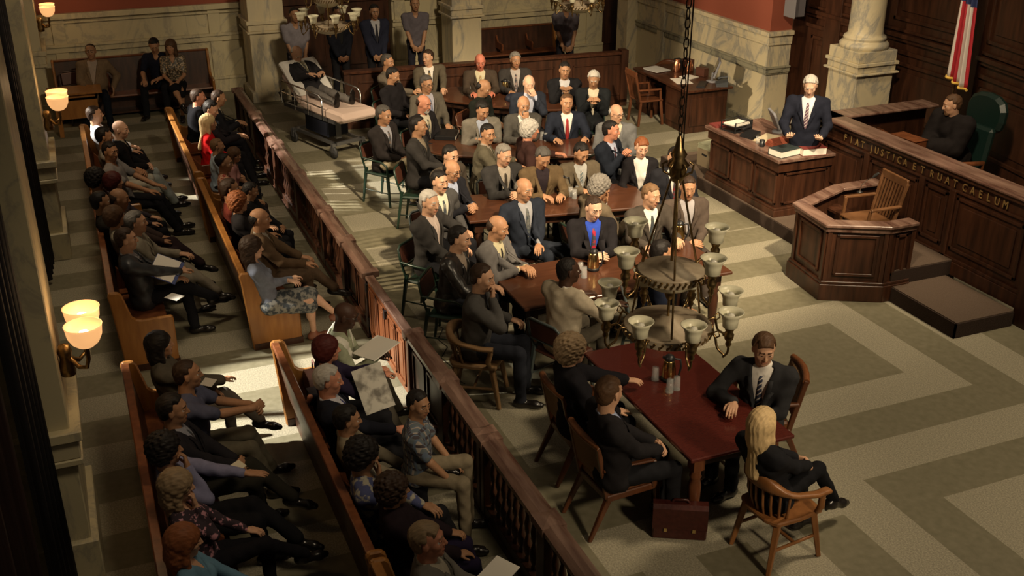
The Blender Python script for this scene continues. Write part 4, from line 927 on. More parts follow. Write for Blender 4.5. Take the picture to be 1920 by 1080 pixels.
def mesh_from(name, parts, mats, parent=None):
    Vs = []; Fs = []; Ms = []; b = 0
    for r in parts:
        if r is None: continue
        V, F, m = r; Vs.append(V); Fs.append(F+b); Ms.append(m); b += len(V)
    if not Vs: return None
    V = np.concatenate(Vs); F = np.concatenate(Fs); M = np.concatenate(Ms)
    me = bpy.data.meshes.new(name); me.vertices.add(len(V)); me.vertices.foreach_set('co', V.astype(np.float32).ravel())
    me.loops.add(len(F)*4); me.loops.foreach_set('vertex_index', F.astype(np.int32).ravel())
    me.polygons.add(len(F)); me.polygons.foreach_set('loop_start', np.arange(0, len(F)*4, 4, dtype=np.int32)); me.polygons.foreach_set('loop_total', np.full(len(F), 4, np.int32))
    for m in mats: me.materials.append(m)
    me.polygons.foreach_set('material_index', np.minimum(M, len(mats)-1).astype(np.int32)); me.polygons.foreach_set('use_smooth', np.ones(len(F), bool))
    me.update(calc_edges=True)
    o = bpy.data.objects.new(name, me); COL.objects.link(o)
    if parent is not None: o.parent = parent
    return o
def ik(S, W, l1, l2, pole):
    d = W-S; L = np.linalg.norm(d)
    if L > (l1+l2)*.995: W = S+d/L*(l1+l2)*.995; d = W-S; L = np.linalg.norm(d)
    L = max(L, abs(l1-l2)+.02)
    u = d/np.linalg.norm(d); a = (l1*l1-l2*l2+L*L)/(2*L); hgt = sqrt(max(l1*l1-a*a, 0))
    p = np.array(pole, float); p = p-u*(p @ u); p = p/max(np.linalg.norm(p), 1e-6)
    return S+u*a+p*hgt, W
SKIN = {}
def skinmat(c):
    return mat('skin %02x%02x%02x' % tuple(int(x*255) for x in c), c, .52, bump=.06, scale=45, spec=.35, col2=tuple(min(1, x*1.12) for x in c))
LIGHT = (.47,.27,.17); TAN = (.36,.19,.105); OLIVE = (.29,.155,.085); BROWN = (.14,.065,.035); DARKS = (.055,.026,.016); PALE = (.55,.34,.235); RUDDY = (.48,.21,.13)
HAIRC = dict(black=(.010,.008,.007), dkbrown=(.028,.016,.010), brown=(.065,.034,.017), ltbrown=(.14,.08,.04), blond=(.42,.28,.12), pblond=(.46,.33,.17), red=(.17,.05,.02), auburn=(.055,.010,.008), grey=(.15,.137,.12), white=(.33,.31,.28), salt=(.06,.054,.048), sandy=(.20,.14,.08), orange=(.17,.058,.022))
def cloth(c, kind='plain'):
    key = 'cloth %s %02x%02x%02x' % (kind, *[int(min(1,x)*255) for x in c])
    if key in MATS: return MATS[key]
    if kind == 'leather': return mat(key, c, .33, bump=.25, scale=18, spec=.6)
    if kind == 'floral': return mat(key, c, .85, col2=(.42,.2,.24), scale=26, mixw=(.56,.60))
    if kind == 'redfloral': return mat(key, c, .85, col2=(.5,.3,.2), scale=30, kind='voronoi', mixw=(.35,.5))
    if kind == 'print': return mat(key, c, .8, col2=(.04,.05,.06), scale=22, mixw=(.44,.56))
    if kind == 'sequin': return mat(key, c, .45, col2=(.45,.33,.2), scale=40, mixw=(.5,.6))
    if kind == 'camo': return mat(key, c, .85, col2=(.3,.28,.22), scale=16, mixw=(.5,.56))
    if kind == 'shine': return mat(key, c, .4, bump=.12, scale=14)
    if kind in ('stripe', 'plaid'):
        m = mat(key, c, .8); nt = m.node_tree; N = nt.nodes; L = nt.links; tc = N.new('ShaderNodeTexCoord'); prev = None
        b = N['Principled BSDF']; col = (*c, 1); base = None
        specs = [((1,0,.9) if kind == 'stripe' else (1,.6,0), 26 if kind == 'stripe' else 15, (.42,.38,.34) if kind == 'stripe' else (.30,.26,.22), .80)]
        if kind == 'plaid': specs += [((0,.3,1), 13, (.045,.035,.04), .72), ((1,.6,0), 30, (.09,.12,.17), .8)]
        out = None
        for vec, sc_, cc, th in specs:
            dp = N.new('ShaderNodeVectorMath'); dp.operation = 'DOT_PRODUCT'; dp.inputs[1].default_value = vec; L.new(tc.outputs['Object'], dp.inputs[0])
            ml = N.new('ShaderNodeMath'); ml.operation = 'MULTIPLY'; ml.inputs[1].default_value = sc_*pi*2; L.new(dp.outputs['Value'], ml.inputs[0])
            sn = N.new('ShaderNodeMath'); sn.operation = 'SINE'; L.new(ml.outputs[0], sn.inputs[0])
            gt_ = N.new('ShaderNodeMath'); gt_.operation = 'GREATER_THAN'; gt_.inputs[1].default_value = th*2-1; L.new(sn.outputs[0], gt_.inputs[0])
            mx = N.new('ShaderNodeMix'); mx.data_type = 'RGBA'; L.new(gt_.outputs[0], mx.inputs['Factor']); mx.inputs['B'].default_value = (*cc, 1)
            if out is None: mx.inputs['A'].default_value = col
            else: L.new(out, mx.inputs['A'])
            out = mx.outputs['Result']
        L.new(out, b.inputs['Base Color']); return m
    c = tuple(x*.70 if max(c) < .3 else x*.85 for x in c); return mat(key, c, .9, bump=.10, scale=30, spec=.12, col2=tuple(x*1.2 for x in c), mixw=(.35,.75))
EYEW = mat('eye white', (.55,.5,.45), .3); IRIS = mat('dark iris', (.02,.012,.008), .2)
def hand(prims_out, W, d, n, curl, side, h=.005, spread=.06, s=1., point=False):
    """W wrist, d finger direction, n palm normal (palm faces n)"""
    d = d/np.linalg.norm(d); n = n-d*(n @ d); n = n/np.linalg.norm(n); x = np.cross(n, d)*side   # x: towards the thumb
    P = prims_out
    P.append(ell(W+d*.045*s-n*.0, (.038*s,.046*s,.015*s), np.stack([x, d, n], 1), .012))
    P.append(cap(W-d*.03*s, W+d*.02*s, .024*s, .022*s, .015, sc=None))
    lens = [(.036,.023,.018),(.040,.026,.019),(.037,.024,.018),(.030,.018,.016)]
    for i in range(4):
        off = (.029-.0195*i)*s; b = W+d*(.084-.004*abs(i-1.2))*s+x*off
        P.append(cap(W+d*.02*s+x*off*.6, b, .0115*s, .0100*s, .008))
        dd = d+x*(.10-.07*i)*spread*8; dd = dd/np.linalg.norm(dd); c = 0; p = b; c0 = curl if not (point and i == 0) else 5
        for j, l in enumerate(lens[i]):
            c += radians(c0*(.75,1.,.7)[j]+ (i*3 if c0 > 8 else 0)); v = dd*cos(c)+n*sin(c); q = p+v*l*s
            P.append(cap(p, q, (.0095-.0008*j)*s, (.0088-.0009*j)*s, .003)); p = q
    t0 = W+d*.018*s+x*.024*s; t1 = t0+(d*.55+x*.75+n*.25)*.036*s; t2 = t1+(d*.86+x*.25+n*(.2+curl/120))*.030*s; t3 = t2+(d*.9-x*.05+n*(.2+curl/90))*.022*s
    P.append(cap(t0, t1, .014*s, .0112*s, .012)); P.append(cap(t1, t2, .0108*s, .0095*s, .003)); P.append(cap(t2, t3, .0095*s, .008*s, .003))
LEGS = dict(
    sit=(((.12,.43,.535),(.13,.46,.09)), ((-.12,.43,.535),(-.13,.46,.09))),
    wide=(((.17,.40,.535),(.19,.44,.09)), ((-.17,.40,.535),(-.19,.44,.09))),
    tuck=(((.10,.43,.535),(.12,.30,.09)), ((-.10,.43,.535),(-.1,.26,.09))),
    out=(((.11,.42,.51),(.12,.80,.09)), ((-.12,.42,.52),(-.13,.74,.09))),
    crossr=(((.03,.42,.62),(-.10,.66,.36)), ((-.09,.43,.54),(-.06,.44,.09))),
    crossl=(((.09,.43,.54),(.06,.44,.09)), ((-.03,.42,.62),(.10,.66,.36))),
    crosslow=(((.05,.42,.62),(.06,.66,.24)), ((-.09,.43,.54),(-.04,.40,.09))),
    kneel=(((.02,.42,.64),(-.16,.50,.36)), ((-.09,.43,.54),(-.06,.44,.09))),
    right=(((.36,.30,.535),(.46,.42,.09)), ((.12,.42,.535),(.20,.50,.09))),
    left=(((-.12,.42,.535),(-.20,.50,.09)), ((-.36,.30,.535),(-.46,.42,.09))),
    stand=(((.095,.03,.49),(.105,-.02,.09)), ((-.095,.03,.49),(-.105,-.02,.09))),
    bed=(((.10,.42,-.02),(.12,.84,-.06)), ((-.10,.42,.02),(-.12,.84,-.04))),
)
NP = [0]
def person(label, px=None, py=None, az=90, skin=LIGHT, hair='short', hc='brown', top='jacket', tc=(.03,.03,.035), tk='plain', shirt=(.6,.56,.5), tie=None, tiek='plain', pants=(.015,.015,.018), pk='plain', legs='sit', arms=('lap','lap'), turn=0, nod=0, tilt=0, lean=6, side=0, twist=0, s=1., base=0., seat=.45, fem=False, det=1, group=None, hipy=None, belly=0., shoes=(.01,.008,.007), skirt=False, glasses=False, beard=None, loc=None, chair=None, sleeves='long', vest=None, curl=(25,25), hz=None, cuff=True, bowtie=False, open_v=.16, flat=None, boots=False, watch=None, mustache=False):
    """az: world direction of the chest in degrees. px,py: pixel of the head centre."""
    if group == 'spectators in the pews':
        if s == 1.: s = 1.0 if not fem else .95
        if seat == .45: seat = .385
    elif s == 1.: s = 1.05 if not fem else 1.02
    NP[0] += 1; rng = random.Random(NP[0]*17)
    stand = legs == 'stand'; hipz = (.93 if stand else seat/s+.095); sw = .158 if fem else .198
    def frame(lean):
        R = rotm('z', twist) @ rotm('y', side) @ rotm('x', -lean); return Fr((0, 0, hipz), R)
    def headc(lean):
        T = frame(lean); nb = T.p(0,-.005,.515); q = nb+ (T.R @ V3(0,.012,.05)) + V3(0, .014+.0006*nod, .108); return T, nb, q
    if loc is None:
        rz = radians(az-90); Rz = rotm('z', az-90)
        def place(lean):
            T, nb, q = headc(lean); w = at(px, py, base+q[2]*s); off = Rz @ q*s; return (w.x-off[0], w.y-off[1])
        if hipy is not None:
            bl = min(range(-14, 56, 1), key=lambda l: abs(place(l)[1]-hipy)+.001*abs(l-4)); lean = bl; x, y = place(bl)
        else: x, y = place(lean)
        loc = (x, y, base)
    else: rz = radians(az-90)
    T, nb, hcn = headc(lean)
    H = Fr(hcn, rotm('z', twist+turn) @ rotm('y', tilt) @ rotm('x', -nod))
    hh = .0065 if det >= 2 else (.0080 if det == 1 else .0095); hc_ = .011 if det >= 2 else (.014 if det == 1 else .018); hd = .0052 if det >= 2 else (.0062 if det == 1 else .008)
    sk = skinmat(skin); lip = skinmat((skin[0]*.85, skin[1]*.66, skin[2]*.66)); hm = mat('hair '+hc, HAIRC[hc], .55, bump=.5, scale=22, stretch=(5,1,1), spec=.25, col2=tuple(x*1.5+.002 for x in HAIRC[hc]), mixw=(.3,.75))
    # ---- head
    P = []; A = P.append
    A(ell(H.p(0,-.012,.034), (.077,.097,.086), H.R, 0)); A(ell(H.p(0,.018,-.018), (.063 if not fem else .059,.076,.090), H.R, .03)); A(ell(H.p(0,.030,-.066), (.050 if not fem else .042,.052,.044), H.R, .03))
    A(ell(H.p(0,.066,-.096), (.022,.018,.018), H.R, .02)); A(cap(H.p(-.030,.080,.034), H.p(.030,.080,.034), .0115, .0115, .016))
    for sx in (-1, 1):
        A(ell(H.p(sx*.040,.056,-.018), (.024,.024,.026), H.R, .02)); A(ell(H.p(sx*.079,-.004,.0), (.009,.020,.032), H.R @ rotm('z', sx*18), .008))
    for sx in (-1, 1): A(ell(H.p(sx*.031,.100,.012), (.015,.012,.010), H.R, 0, op=1))
    A(cap(H.p(0,.090,.018), H.p(0,.108,-.022), .008, .0125, .010)); A(cap(H.p(-.012,.096,-.026), H.p(.012,.096,-.026), .008, .008, .006))
    A(cap(H.p(-.018,.0895,-.058), H.p(.018,.0895,-.058), .0050, .0050, .004, 1)); A(cap(H.p(-.014,.0885,-.066), H.p(.014,.0885,-.066), .0055, .0055, .003, 1))
    for sx in (-1, 1):
        A(ell(H.p(sx*.031,.0765,.011), (.0130,.0130,.0095), H.R, 0, 2)); A(ell(H.p(sx*.031,.0825,.010), (.0075,.0088,.0072), H.R, 0, 3))
        A(cap(H.p(sx*.018,.0895,.0195), H.p(sx*.045,.083,.0175), .0055, .0055, .003)); A(cap(H.p(sx*.019,.087,-.001), H.p(sx*.043,.082,-.001), .0045, .0045, .004)); A(cap(H.p(sx*.016,.093,.036), H.p(sx*.045,.084,.037), .0032, .0022, .001, 4))
    nk = .050 if fem else .058
    A(cap(T.p(0,-.012,.44), H.p(0,-.022,-.055), nk*1.12, nk, .03)); A(cap(T.p(-.09,-.02,.445), T.p(.09,-.02,.445), .045, .045, .05))
    parts = [grow(P, hh if det < 2 else .0046, exact=True)]
    # ---- shoulders, arms
    kk = V3(sw, -.012, .455); arms_l = []
    Aset = arms if isinstance(arms, (list, tuple)) else (arms, arms)
    presets = dict(lap=(.13,.30,.66), knee=(.15,.42,.66), inner=(.05,.32,.66), table=(.15,.44,.80), tableout=(.24,.48,.80), tablein=(.06,.42,.80), clasp=(.055,.33,.68), tclasp=(.055,.42,.81), low=(.045,.13,.78), side=(.27,.02,.60), steeple=(.05,.26,.92), chest=(.0,.20,.86))
    L1, L2 = .285, .25
    hp = []; garm = []
    for i, sd in enumerate((1, -1)):
        a = Aset[i]; S = T.p(sd*sw, -.012, .455); pole = V3(sd*.55, -.55, -.7); hd_dir = None; pn = V3(0,0,-1.)
        if isinstance(a, str):
            if a == 'chin': W = H.p(-sd*.0+sd*.02,.115,-.165); hd_dir = H.p(sd*.01,.10,-.05)-W; pn = V3(0,-1,.1); pole = V3(sd*.5,.2,-1)
            elif a == 'mouth': W = H.p(sd*.075,.14,-.14); hd_dir = H.p(0,.12,-.03)-W; pn = V3(0,-1,.1); pole = V3(sd*.5,.2,-1)
            elif a == 'hair': W = H.p(sd*.13,.0,-.06); hd_dir = H.p(sd*.085,-.02,.07)-W; pn = V3(-sd,0,0); pole = V3(sd*.8,.3,-.8)
            else:
                W = V3(*presets[a]) * V3(sd, 1, 1)
                if seat != .45 and not stand: W = W+V3(0,0,seat/s-.45)
                if a in ('clasp','tclasp','steeple','low'): hd_dir = V3(-sd*.85,.55,(.0 if a != 'steeple' else .6)); pn = V3(-sd*.5,-.6,-.5) if a != 'steeple' else V3(-sd,0,-.2)
                elif a in ('inner','tablein'): hd_dir = V3(-sd*.6,.8,-.05)
                elif a == 'side': hd_dir = V3(0,.3,-1); pn = V3(-sd,0,0)
                if a == 'low': W = V3(sd*.075,.20,.83); pn = V3(0,-1,0); hd_dir = V3(-sd*.8,.15,-.6)
        else:
            W = V3(*a[:3]); 
            if len(a) > 3: hd_dir = V3(*a[3:6])
            if len(a) > 6: pn = V3(*a[6:9])
            if len(a) > 9: pole = V3(*a[9:12])
        E, W = ik(S, W, L1, L2, pole); fd = (W-E)/np.linalg.norm(W-E)
        if hd_dir is None: hd_dir = fd*V3(1,1,.25)+V3(0,.05,-.02)
        hd_dir = hd_dir/np.linalg.norm(hd_dir)
        Hn = []; hand(Hn, W+fd*.012, hd_dir, pn, curl[i], sd, s=(.92 if fem else 1.02)); 
        bare = sleeves in ('short','none') 
        Hn.append(cap(W-fd*(.06 if not bare else .0), W, .027 if not fem else .023, .024 if not fem else .021, .01))
        if bare: Hn.append(cap(E, W, .041 if not fem else .034, .026 if not fem else .022, .02))
        if sleeves == 'none' : Hn.append(cap(S, E, .05 if not fem else .042, .042 if not fem else .035, .02))
        parts.append(grow(Hn, hd)); garm.append((S, E, W, fd))
    # ---- legs
    hips = [V3(.085,0,hipz), V3(-.085,0,hipz)]; lg = []
    for i in range(2):
        K, An = [V3(*v) for v in LEGS[legs][i]]
        if not stand and seat != .45: K = K+V3(0,0,seat/s-.45)
        if legs == 'bed': K = K+V3(0,0,hipz); An = An+V3(0,0,hipz)
        d = K-hips[i]; K = hips[i]+d/np.linalg.norm(d)*(.43 if not stand else .44)
        d = An-K; An2 = K+d/np.linalg.norm(d)*.41
        if not stand and An[2] < .2 and legs != 'bed':   # keep the foot on the floor
            dz = K[2]-.085; hr = sqrt(max(.415**2-dz*dz, 0.0004)); v = V3(An[0]-K[0], An[1]-K[1], 0); v = v/max(np.linalg.norm(v), .01); An2 = K+v*hr*(1 if An[1] >= K[1]-.01 or True else -1)-V3(0,0,dz)
        lg.append((hips[i], K, An2))
    if flat: 
        lg = flat(lg)
    core = []
    for (S, E, W, fd) in garm: core.append(cap(S, E, .042, .034, .02)); core.append(cap(E, W-fd*.03, .034, .024, .02))
    core.append(ell(T.p(0,0,.36), (.145,.085,.16), T.R, .04)); core.append(ell(T.p(0,0,.16), (.125,.08,.17), T.R, .04)); core.append(cap(T.p(0,-.012,.40), T.p(0,-.012,.53), .06, .045, .03))
    for (a, b, c) in lg: core.append(cap(a, b, .065, .045, .03)); core.append(cap(b, c, .045, .032, .02))
    parts.append(grow(core, .028))
    if skirt or legs == 'bare':
        for (a, b, c) in lg: parts.append(grow([cap(b, c, .050, .031, .02), cap(b+(c-b)*.1, b+(c-b)*.45+V3(0,-.012,0), .05, .047, .03), cap(a+(b-a)*.75, b, .050, .048, .02)], .010))
    body = mesh_from('person', parts, [sk, lip, EYEW, IRIS, hm])
    body.location = loc; body.rotation_euler = (0, 0, rz); body.scale = (s, s, s)
    tag(body, label, 'person', group)
    # ---- garments
    f = (lambda X, Y, Z, q=rng.random()*6: .0042*np.sin(38*X+17*Z+q)*np.sin(31*Z-22*Y+q*2)+.0026*np.sin(60*Y+45*Z+q)*np.cos(25*X)) 
    def torso(inf, hem=0., neck=True, hb=True):
        L = [ell(T.p(0,.0,.03), (.150+inf+(.012 if fem else 0), .108+inf, .12), T.R, 0), ell(T.p(0,.012+belly*.5,.18), (.158-(.030 if fem else 0)+inf+belly*.5, (.118 if not fem else .104)+inf+belly, .17), T.R, .06), ell(T.p(0,.0,.355), (.180-(.035 if fem else 0)+inf, (.118 if not fem else .105)+inf, .165), T.R, .06),
             cap(T.p(-sw+.035,-.012,.452), T.p(sw-.035,-.012,.452), .054+inf, .054+inf, .05), cap(T.p(-sw*.45,-.014,.480), T.p(sw*.45,-.014,.480), .046+inf*.5, .046+inf*.5, .05)]
        if fem:
            for sx in (-1, 1): L.append(ell(T.p(sx*.068,.088,.315), (.058+inf*.5,.05+inf*.5,.055), T.R, .03))
        if hem: L.append(ell(T.p(0,.0,-.03), (.160+inf,.115+inf,.09+hem), T.R, .06))
        return L
    def sleevesP(inf, e=1., upper=False):
        L = []
        for (S, E, W, fd) in garm:
            L.append(cap(S, E, (.056 if not fem else .047)+inf, (.045 if not fem else .038)+inf, .04))
            if not upper: L.append(cap(E, E+(W-E)*e, (.045 if not fem else .038)+inf, (.033 if not fem else .028)+inf, .02))
        return L
    jack = top in ('jacket','blazer')
    tm = cloth(tc, tk)
    if jack:
        Lp = torso(.020, hem=.03 if not stand else .12)+sleevesP(.013, .93)
        for sx in (-1, 1):
            Lp.append(cap(T.p(sx*.062,.02,.500), T.p(sx*.03,-.055,.520), .012, .013, .012)); Lp.append(cap(T.p(sx*(sw-.02),-.012,.468), T.p(sx*(sw+.005),-.012,.452), .056, .054, .03))
        Lp.append(cap(T.p(-.03,-.055,.525), T.p(.03,-.055,.525), .014, .014, .01))
        Rt = T.R; o = T.o; w0 = .010; ov = open_v
        def cutv(X, Y, Z):
            x, y, z = X-o[0], Y-o[1], Z-o[2]
            u = Rt[0,0]*x+Rt[1,0]*y+Rt[2,0]*z; v = Rt[0,1]*x+Rt[1,1]*y+Rt[2,1]*z; w = Rt[0,2]*x+Rt[1,2]*y+Rt[2,2]*z
            wedge = np.maximum(np.abs(u)-(w0+(w-ov)*.27), .02-v)     # negative inside the opening
            nk_ = np.sqrt(u*u+(v+.005)**2)-.062; nk_ = np.maximum(nk_, .47-w)
            return np.maximum(-wedge, -nk_) if True else -wedge
        def cut2(X, Y, Z):
            x, y, z = X-o[0], Y-o[1], Z-o[2]
            u = Rt[0,0]*x+Rt[1,0]*y+Rt[2,0]*z; v = Rt[0,1]*x+Rt[1,1]*y+Rt[2,1]*z; w = Rt[0,2]*x+Rt[1,2]*y+Rt[2,2]*z
            wedge = np.maximum(np.maximum(np.abs(u)-(w0+(w-ov)*.20), .02-v), ov-w)
            nk_ = np.maximum(np.sqrt(u*u+(v+.005)**2)-.060, .46-w)
            return -np.minimum(wedge, nk_)
        jk = mesh_from('jacket', [grow(Lp, hc_, noise=f, cut=cut2)], [tm], body)
        def jsurf(u, w):
            ys = np.linspace(.32, -.06, 77); pts = np.array([T.p(u, y, w) for y in ys]); d = np.full(77, 9.)
            for p in Lp:
                e = p.f(pts[:,0], pts[:,1], pts[:,2]); kx = max(p.k, 1e-4); hx = np.maximum(kx-np.abs(e-d), 0)/kx; d = np.minimum(e, d)-hx*hx*kx*.25
            i = np.argmax(d < 0); return ys[i] if d[i] < 0 else -.05
        if det >= 1:
            lb = MB()
            for sx in (-1, 1):
                rows = []
                for w_, wd in ((open_v+.0,.004),(open_v+.07,.030),(open_v+.14,.046),(open_v+.205,.062),(open_v+.21,.040),(open_v+.26,.036),(open_v+.30,.03)):
                    u0 = w0+(w_-ov)*.20; rows.append([T.p(sx*u0, jsurf(sx*(u0+.006), w_)+.009, w_), T.p(sx*(u0+wd), jsurf(sx*(u0+wd), w_)+.010, w_+.0)])
                vs = [tuple(p) for r in rows for p in r]; fs = [(2*i, 2*i+1, 2*i+3, 2*i+2) for i in range(len(rows)-1)]
                lb.add(vs, fs, 0, True)
            lo_ = lb.build('lapels', tm, jk); m_ = lo_.modifiers.new('s', 'SOLIDIFY'); m_.thickness = .008; m_.offset = 0
        Sp = torso(-.002)
        if not fem: Sp = Sp[1:]
        sm_ = cloth(shirt)
    else:
        inf = dict(shirt=.006, tee=.004, sweater=.012, dress=.004, robe=.045, coat=.024)[top]
        Lp = torso(inf, hem=(.01 if top != 'robe' else .05))
        if sleeves != 'none': Lp += sleevesP(inf+(.0 if top != 'robe' else .025), .95, upper=False) if sleeves == 'long' else [cap(S, S+(E-S)*.72, .056+inf, .052+inf, .04) for (S, E, W, fd) in garm]
        if top in ('shirt','robe'):
            for sx in (-1, 1): Lp.append(cap(T.p(sx*.05,.01,.52), T.p(sx*.018,.072,.485), .012, .012, .008)); Lp.append(cap(T.p(sx*.05,.01,.52), T.p(sx*.02,-.058,.535), .013, .013, .008))
        if top == 'sweater': Lp.append(cap(T.p(0,-.01,.48), T.p(0,-.008,.525), .066, .060, .02))
        o = T.o; Rt = T.R; deep = .10 if fem else .03
        def cut3(X, Y, Z):
            x, y, z = X-o[0], Y-o[1], Z-o[2]
            u = Rt[0,0]*x+Rt[1,0]*y+Rt[2,0]*z; v = Rt[0,1]*x+Rt[1,1]*y+Rt[2,1]*z; w = Rt[0,2]*x+Rt[1,2]*y+Rt[2,2]*z
            wedge = np.maximum(np.maximum(np.abs(u)-.05-(w-.5)*.5, .035-v), (.47-deep)-w)
            return -wedge
        if fem and top != 'sweater': parts2 = grow([ell(T.p(0,-.002,.37), (.135,.098,.12), T.R, .03), cap(T.p(-.1,-.012,.45), T.p(.1,-.012,.45), .048, .048, .04), cap(T.p(0,-.01,.45), T.p(0,-.012,.53), .05, .048, .03)], .012); mesh_from('chest', [parts2], [sk], body)
        mesh_from({'shirt':'shirt','tee':'t_shirt','sweater':'sweater','dress':'blouse','robe':'robe','coat':'coat'}[top], [grow(Lp, hc_, noise=f, cut=cut3 if top in ('shirt','tee','dress') else None)], [tm], body)
        Sp = None
    if jack:
        for sx in (-1, 1): Sp.append(cap(T.p(sx*.050,.022,.520), T.p(sx*.022,.072,.480), .010, .009, .002)); Sp.append(cap(T.p(sx*.052,.012,.522), T.p(sx*.02,-.055,.54), .013, .013, .008))
        Sp.append(cap(T.p(0,-.008,.47), T.p(0,-.006,.515), .062, .058, .02))
        cuffs = []
        for (S, E, W, fd) in garm: cuffs.append(grow([cap(W-fd*.045, W-fd*.004, .033 if not fem else .028, .031 if not fem else .027, .0)], hd))
        mesh_from('shirt', [grow(Sp, hc_)]+(cuffs if cuff else []), [sm_], body)
    if tie is not None:
        def surf(u, w):
            prm = Sp if Sp is not None else Lp; ys = np.linspace(.30, .02, 57); pts = np.array([T.p(u, y, w) for y in ys]); d = np.full(57, 9.)
            for p in prm:
                e = p.f(pts[:,0], pts[:,1], pts[:,2]); kx = max(p.k, 1e-4); hx = np.maximum(kx-np.abs(e-d), 0)/kx; d = np.minimum(e, d)-hx*hx*kx*.25
            i = np.argmax(d < 0); return ys[i] if d[i] < 0 else .09
        tb = MB(); zs = [.475,.45,.42,.36,.30,.24,.18,.12]; ws = [.018,.020,.017,.021,.026,.031,.036,.036]; rows = []
        for z, w_ in zip(zs, ws):
            y0 = surf(0, z)+.009; rows.append([T.p(-w_, y0-.006, z), T.p(0, y0, z), T.p(w_, y0-.006, z)])
        vs = [tuple(p) for r in rows for p in r]; fs = []
        for i in range(len(rows)-1):
            for j in range(2): fs.append((i*3+j, i*3+j+1, i*3+j+4, i*3+j+3))
        tb.add(vs, fs, 0, True); to = tb.build('necktie', cloth(tie, tiek), body); m_ = to.modifiers.new('s', 'SOLIDIFY'); m_.thickness = .010; m_.offset = -1
    if bowtie: pass
    pm = cloth(pants, pk)
    if skirt:
        Ls = [ell((0,0,hipz), (.165,.125,.11), I3, 0)]
        for (a, b, c) in lg: Ls.append(cap(a, b+(c-b)*.14, .092, .082, .07))
        Ls.append(cap((lg[0][0]+lg[1][0])/2, (lg[0][1]+lg[1][1])/2, .08, .065, .07))
        mesh_from('skirt', [grow(Ls, hc_, noise=f)], [pm], body)
    else:
        Ls = [ell((0,0,hipz+.01), (.155,.112,.105), I3, 0)]
        for (a, b, c) in lg:
            Ls.append(cap(a, b, .083 if not fem else .078, .062 if not fem else .054, .05)); Ls.append(cap(b, c, .064 if not fem else .055, .052 if not fem else .045, .02))
        fz = lg[0][2][2]
        mesh_from('trousers', [grow(Ls, hc_, noise=f)], [pm], body)
    if top == 'robe':
        Ls = [ell((0,0,hipz+.01), (.21,.17,.15), I3, 0)]
        for (a, b, c) in lg: Ls.append(cap(a, b, .15, .14, .1)); Ls.append(cap(b, c, .14, .13, .08))
        mesh_from('robe_skirt', [grow(Ls, .016, noise=f)], [tm], body)
    shm = mat('shoe leather %02x%02x%02x' % tuple(int(x*255) for x in shoes), shoes, .25, spec=.6)
    for i, (a, b, c) in enumerate(lg):
        fw = V3(c[0]-hips[i][0], max(b[1]-a[1], .3), 0)*V3(.5,1,0); 
        if stand: fw = V3(.25*(1 if i == 0 else -1),1,0)
        fw = fw/np.linalg.norm(fw); up = .0
        on_floor = c[2] < .2 and legs != 'bed'
        if legs == 'bed': fw = V3(0,.25,1.); fw /= np.linalg.norm(fw)
        elif not on_floor: sh = (c-b)/np.linalg.norm(c-b); fw = fw*.8+sh*.55+V3(0,0,.1); fw /= np.linalg.norm(fw)
        bot = V3(0,0,-1.) if legs != 'bed' else V3(0,1,0); 
        if not on_floor and legs != 'bed': bot = np.cross(np.cross(fw, V3(0,0,-1)), fw); bot /= np.linalg.norm(bot)
        base_ = c+bot*.045
        S_ = [cap(base_-fw*.035, base_+fw*.13, .040, .034, .0), cap(base_+fw*.13, base_+fw*.185, .036, .026, .03), cap(c, base_, .042, .040, .03)]
        if boots or (fem and skirt): S_.append(cap(base_-fw*.03, base_-fw*.045+bot*.045, .022, .014, .01))
        hgt = .085-.045-.003
        def cutf(X, Y, Z, b_=base_, bt=bot, hg=.036): return (X-b_[0])*bt[0]+(Y-b_[1])*bt[1]+(Z-b_[2])*bt[2]-hg
        mesh_from('shoe', [grow(S_, .008 if det >= 2 else .011, cut=None if (boots or (fem and skirt)) else cutf)], [shm], body)
    # ---- hair
    if hair != 'none':
        q = rng.random()*6; fr, am = (95, .0028) if 'curl' not in hair else ((115, .0085) if hair != 'longcurl' else (90, .005))
        def nz(X, Y, Z):
            if hair == 'straight': return .0016*np.sin(210*X+12*Z+q)+.0012*np.sin(170*Y+20*X)
            return am*(np.sin(fr*X+q)*np.sin(fr*.8*Y+2*q)*np.sin(fr*.9*Z+q*3)+.5*np.sin(fr*2.1*X+Y*40)*np.sin(fr*1.9*Z+q))
        th = dict(short=.011, thick=.016, slick=.012, ring=.009, buzz=.005, side=.014, curl=.024, bob=.022, long=.018, longcurl=.026, straight=.016, updo=.018, bigcurl=.034, thin=.007)[hair]
        Hp = [ell(H.p(0,-.014,.036), (.077+th,.097+th,.086+th*.95), H.R, 0)]
        if hair in ('short','slick','thick','side','buzz','thin'): Hp.append(ell(H.p(0,-.055,-.01), (.064+th*.6,.050+th*.6,.075), H.R, .02))
        if hair == 'ring': Hp = [ell(H.p(0,-.020,.012), (.078+th,.095+th,.080), H.R, 0), ell(H.p(0,-.055,-.01), (.062+th*.6,.050+th*.6,.070), H.R, .02)]
        if hair in ('bob','curl','bigcurl'): Hp.append(ell(H.p(0,-.035,-.02), (.083+th,.078+th*.8,.10), H.R, .03))
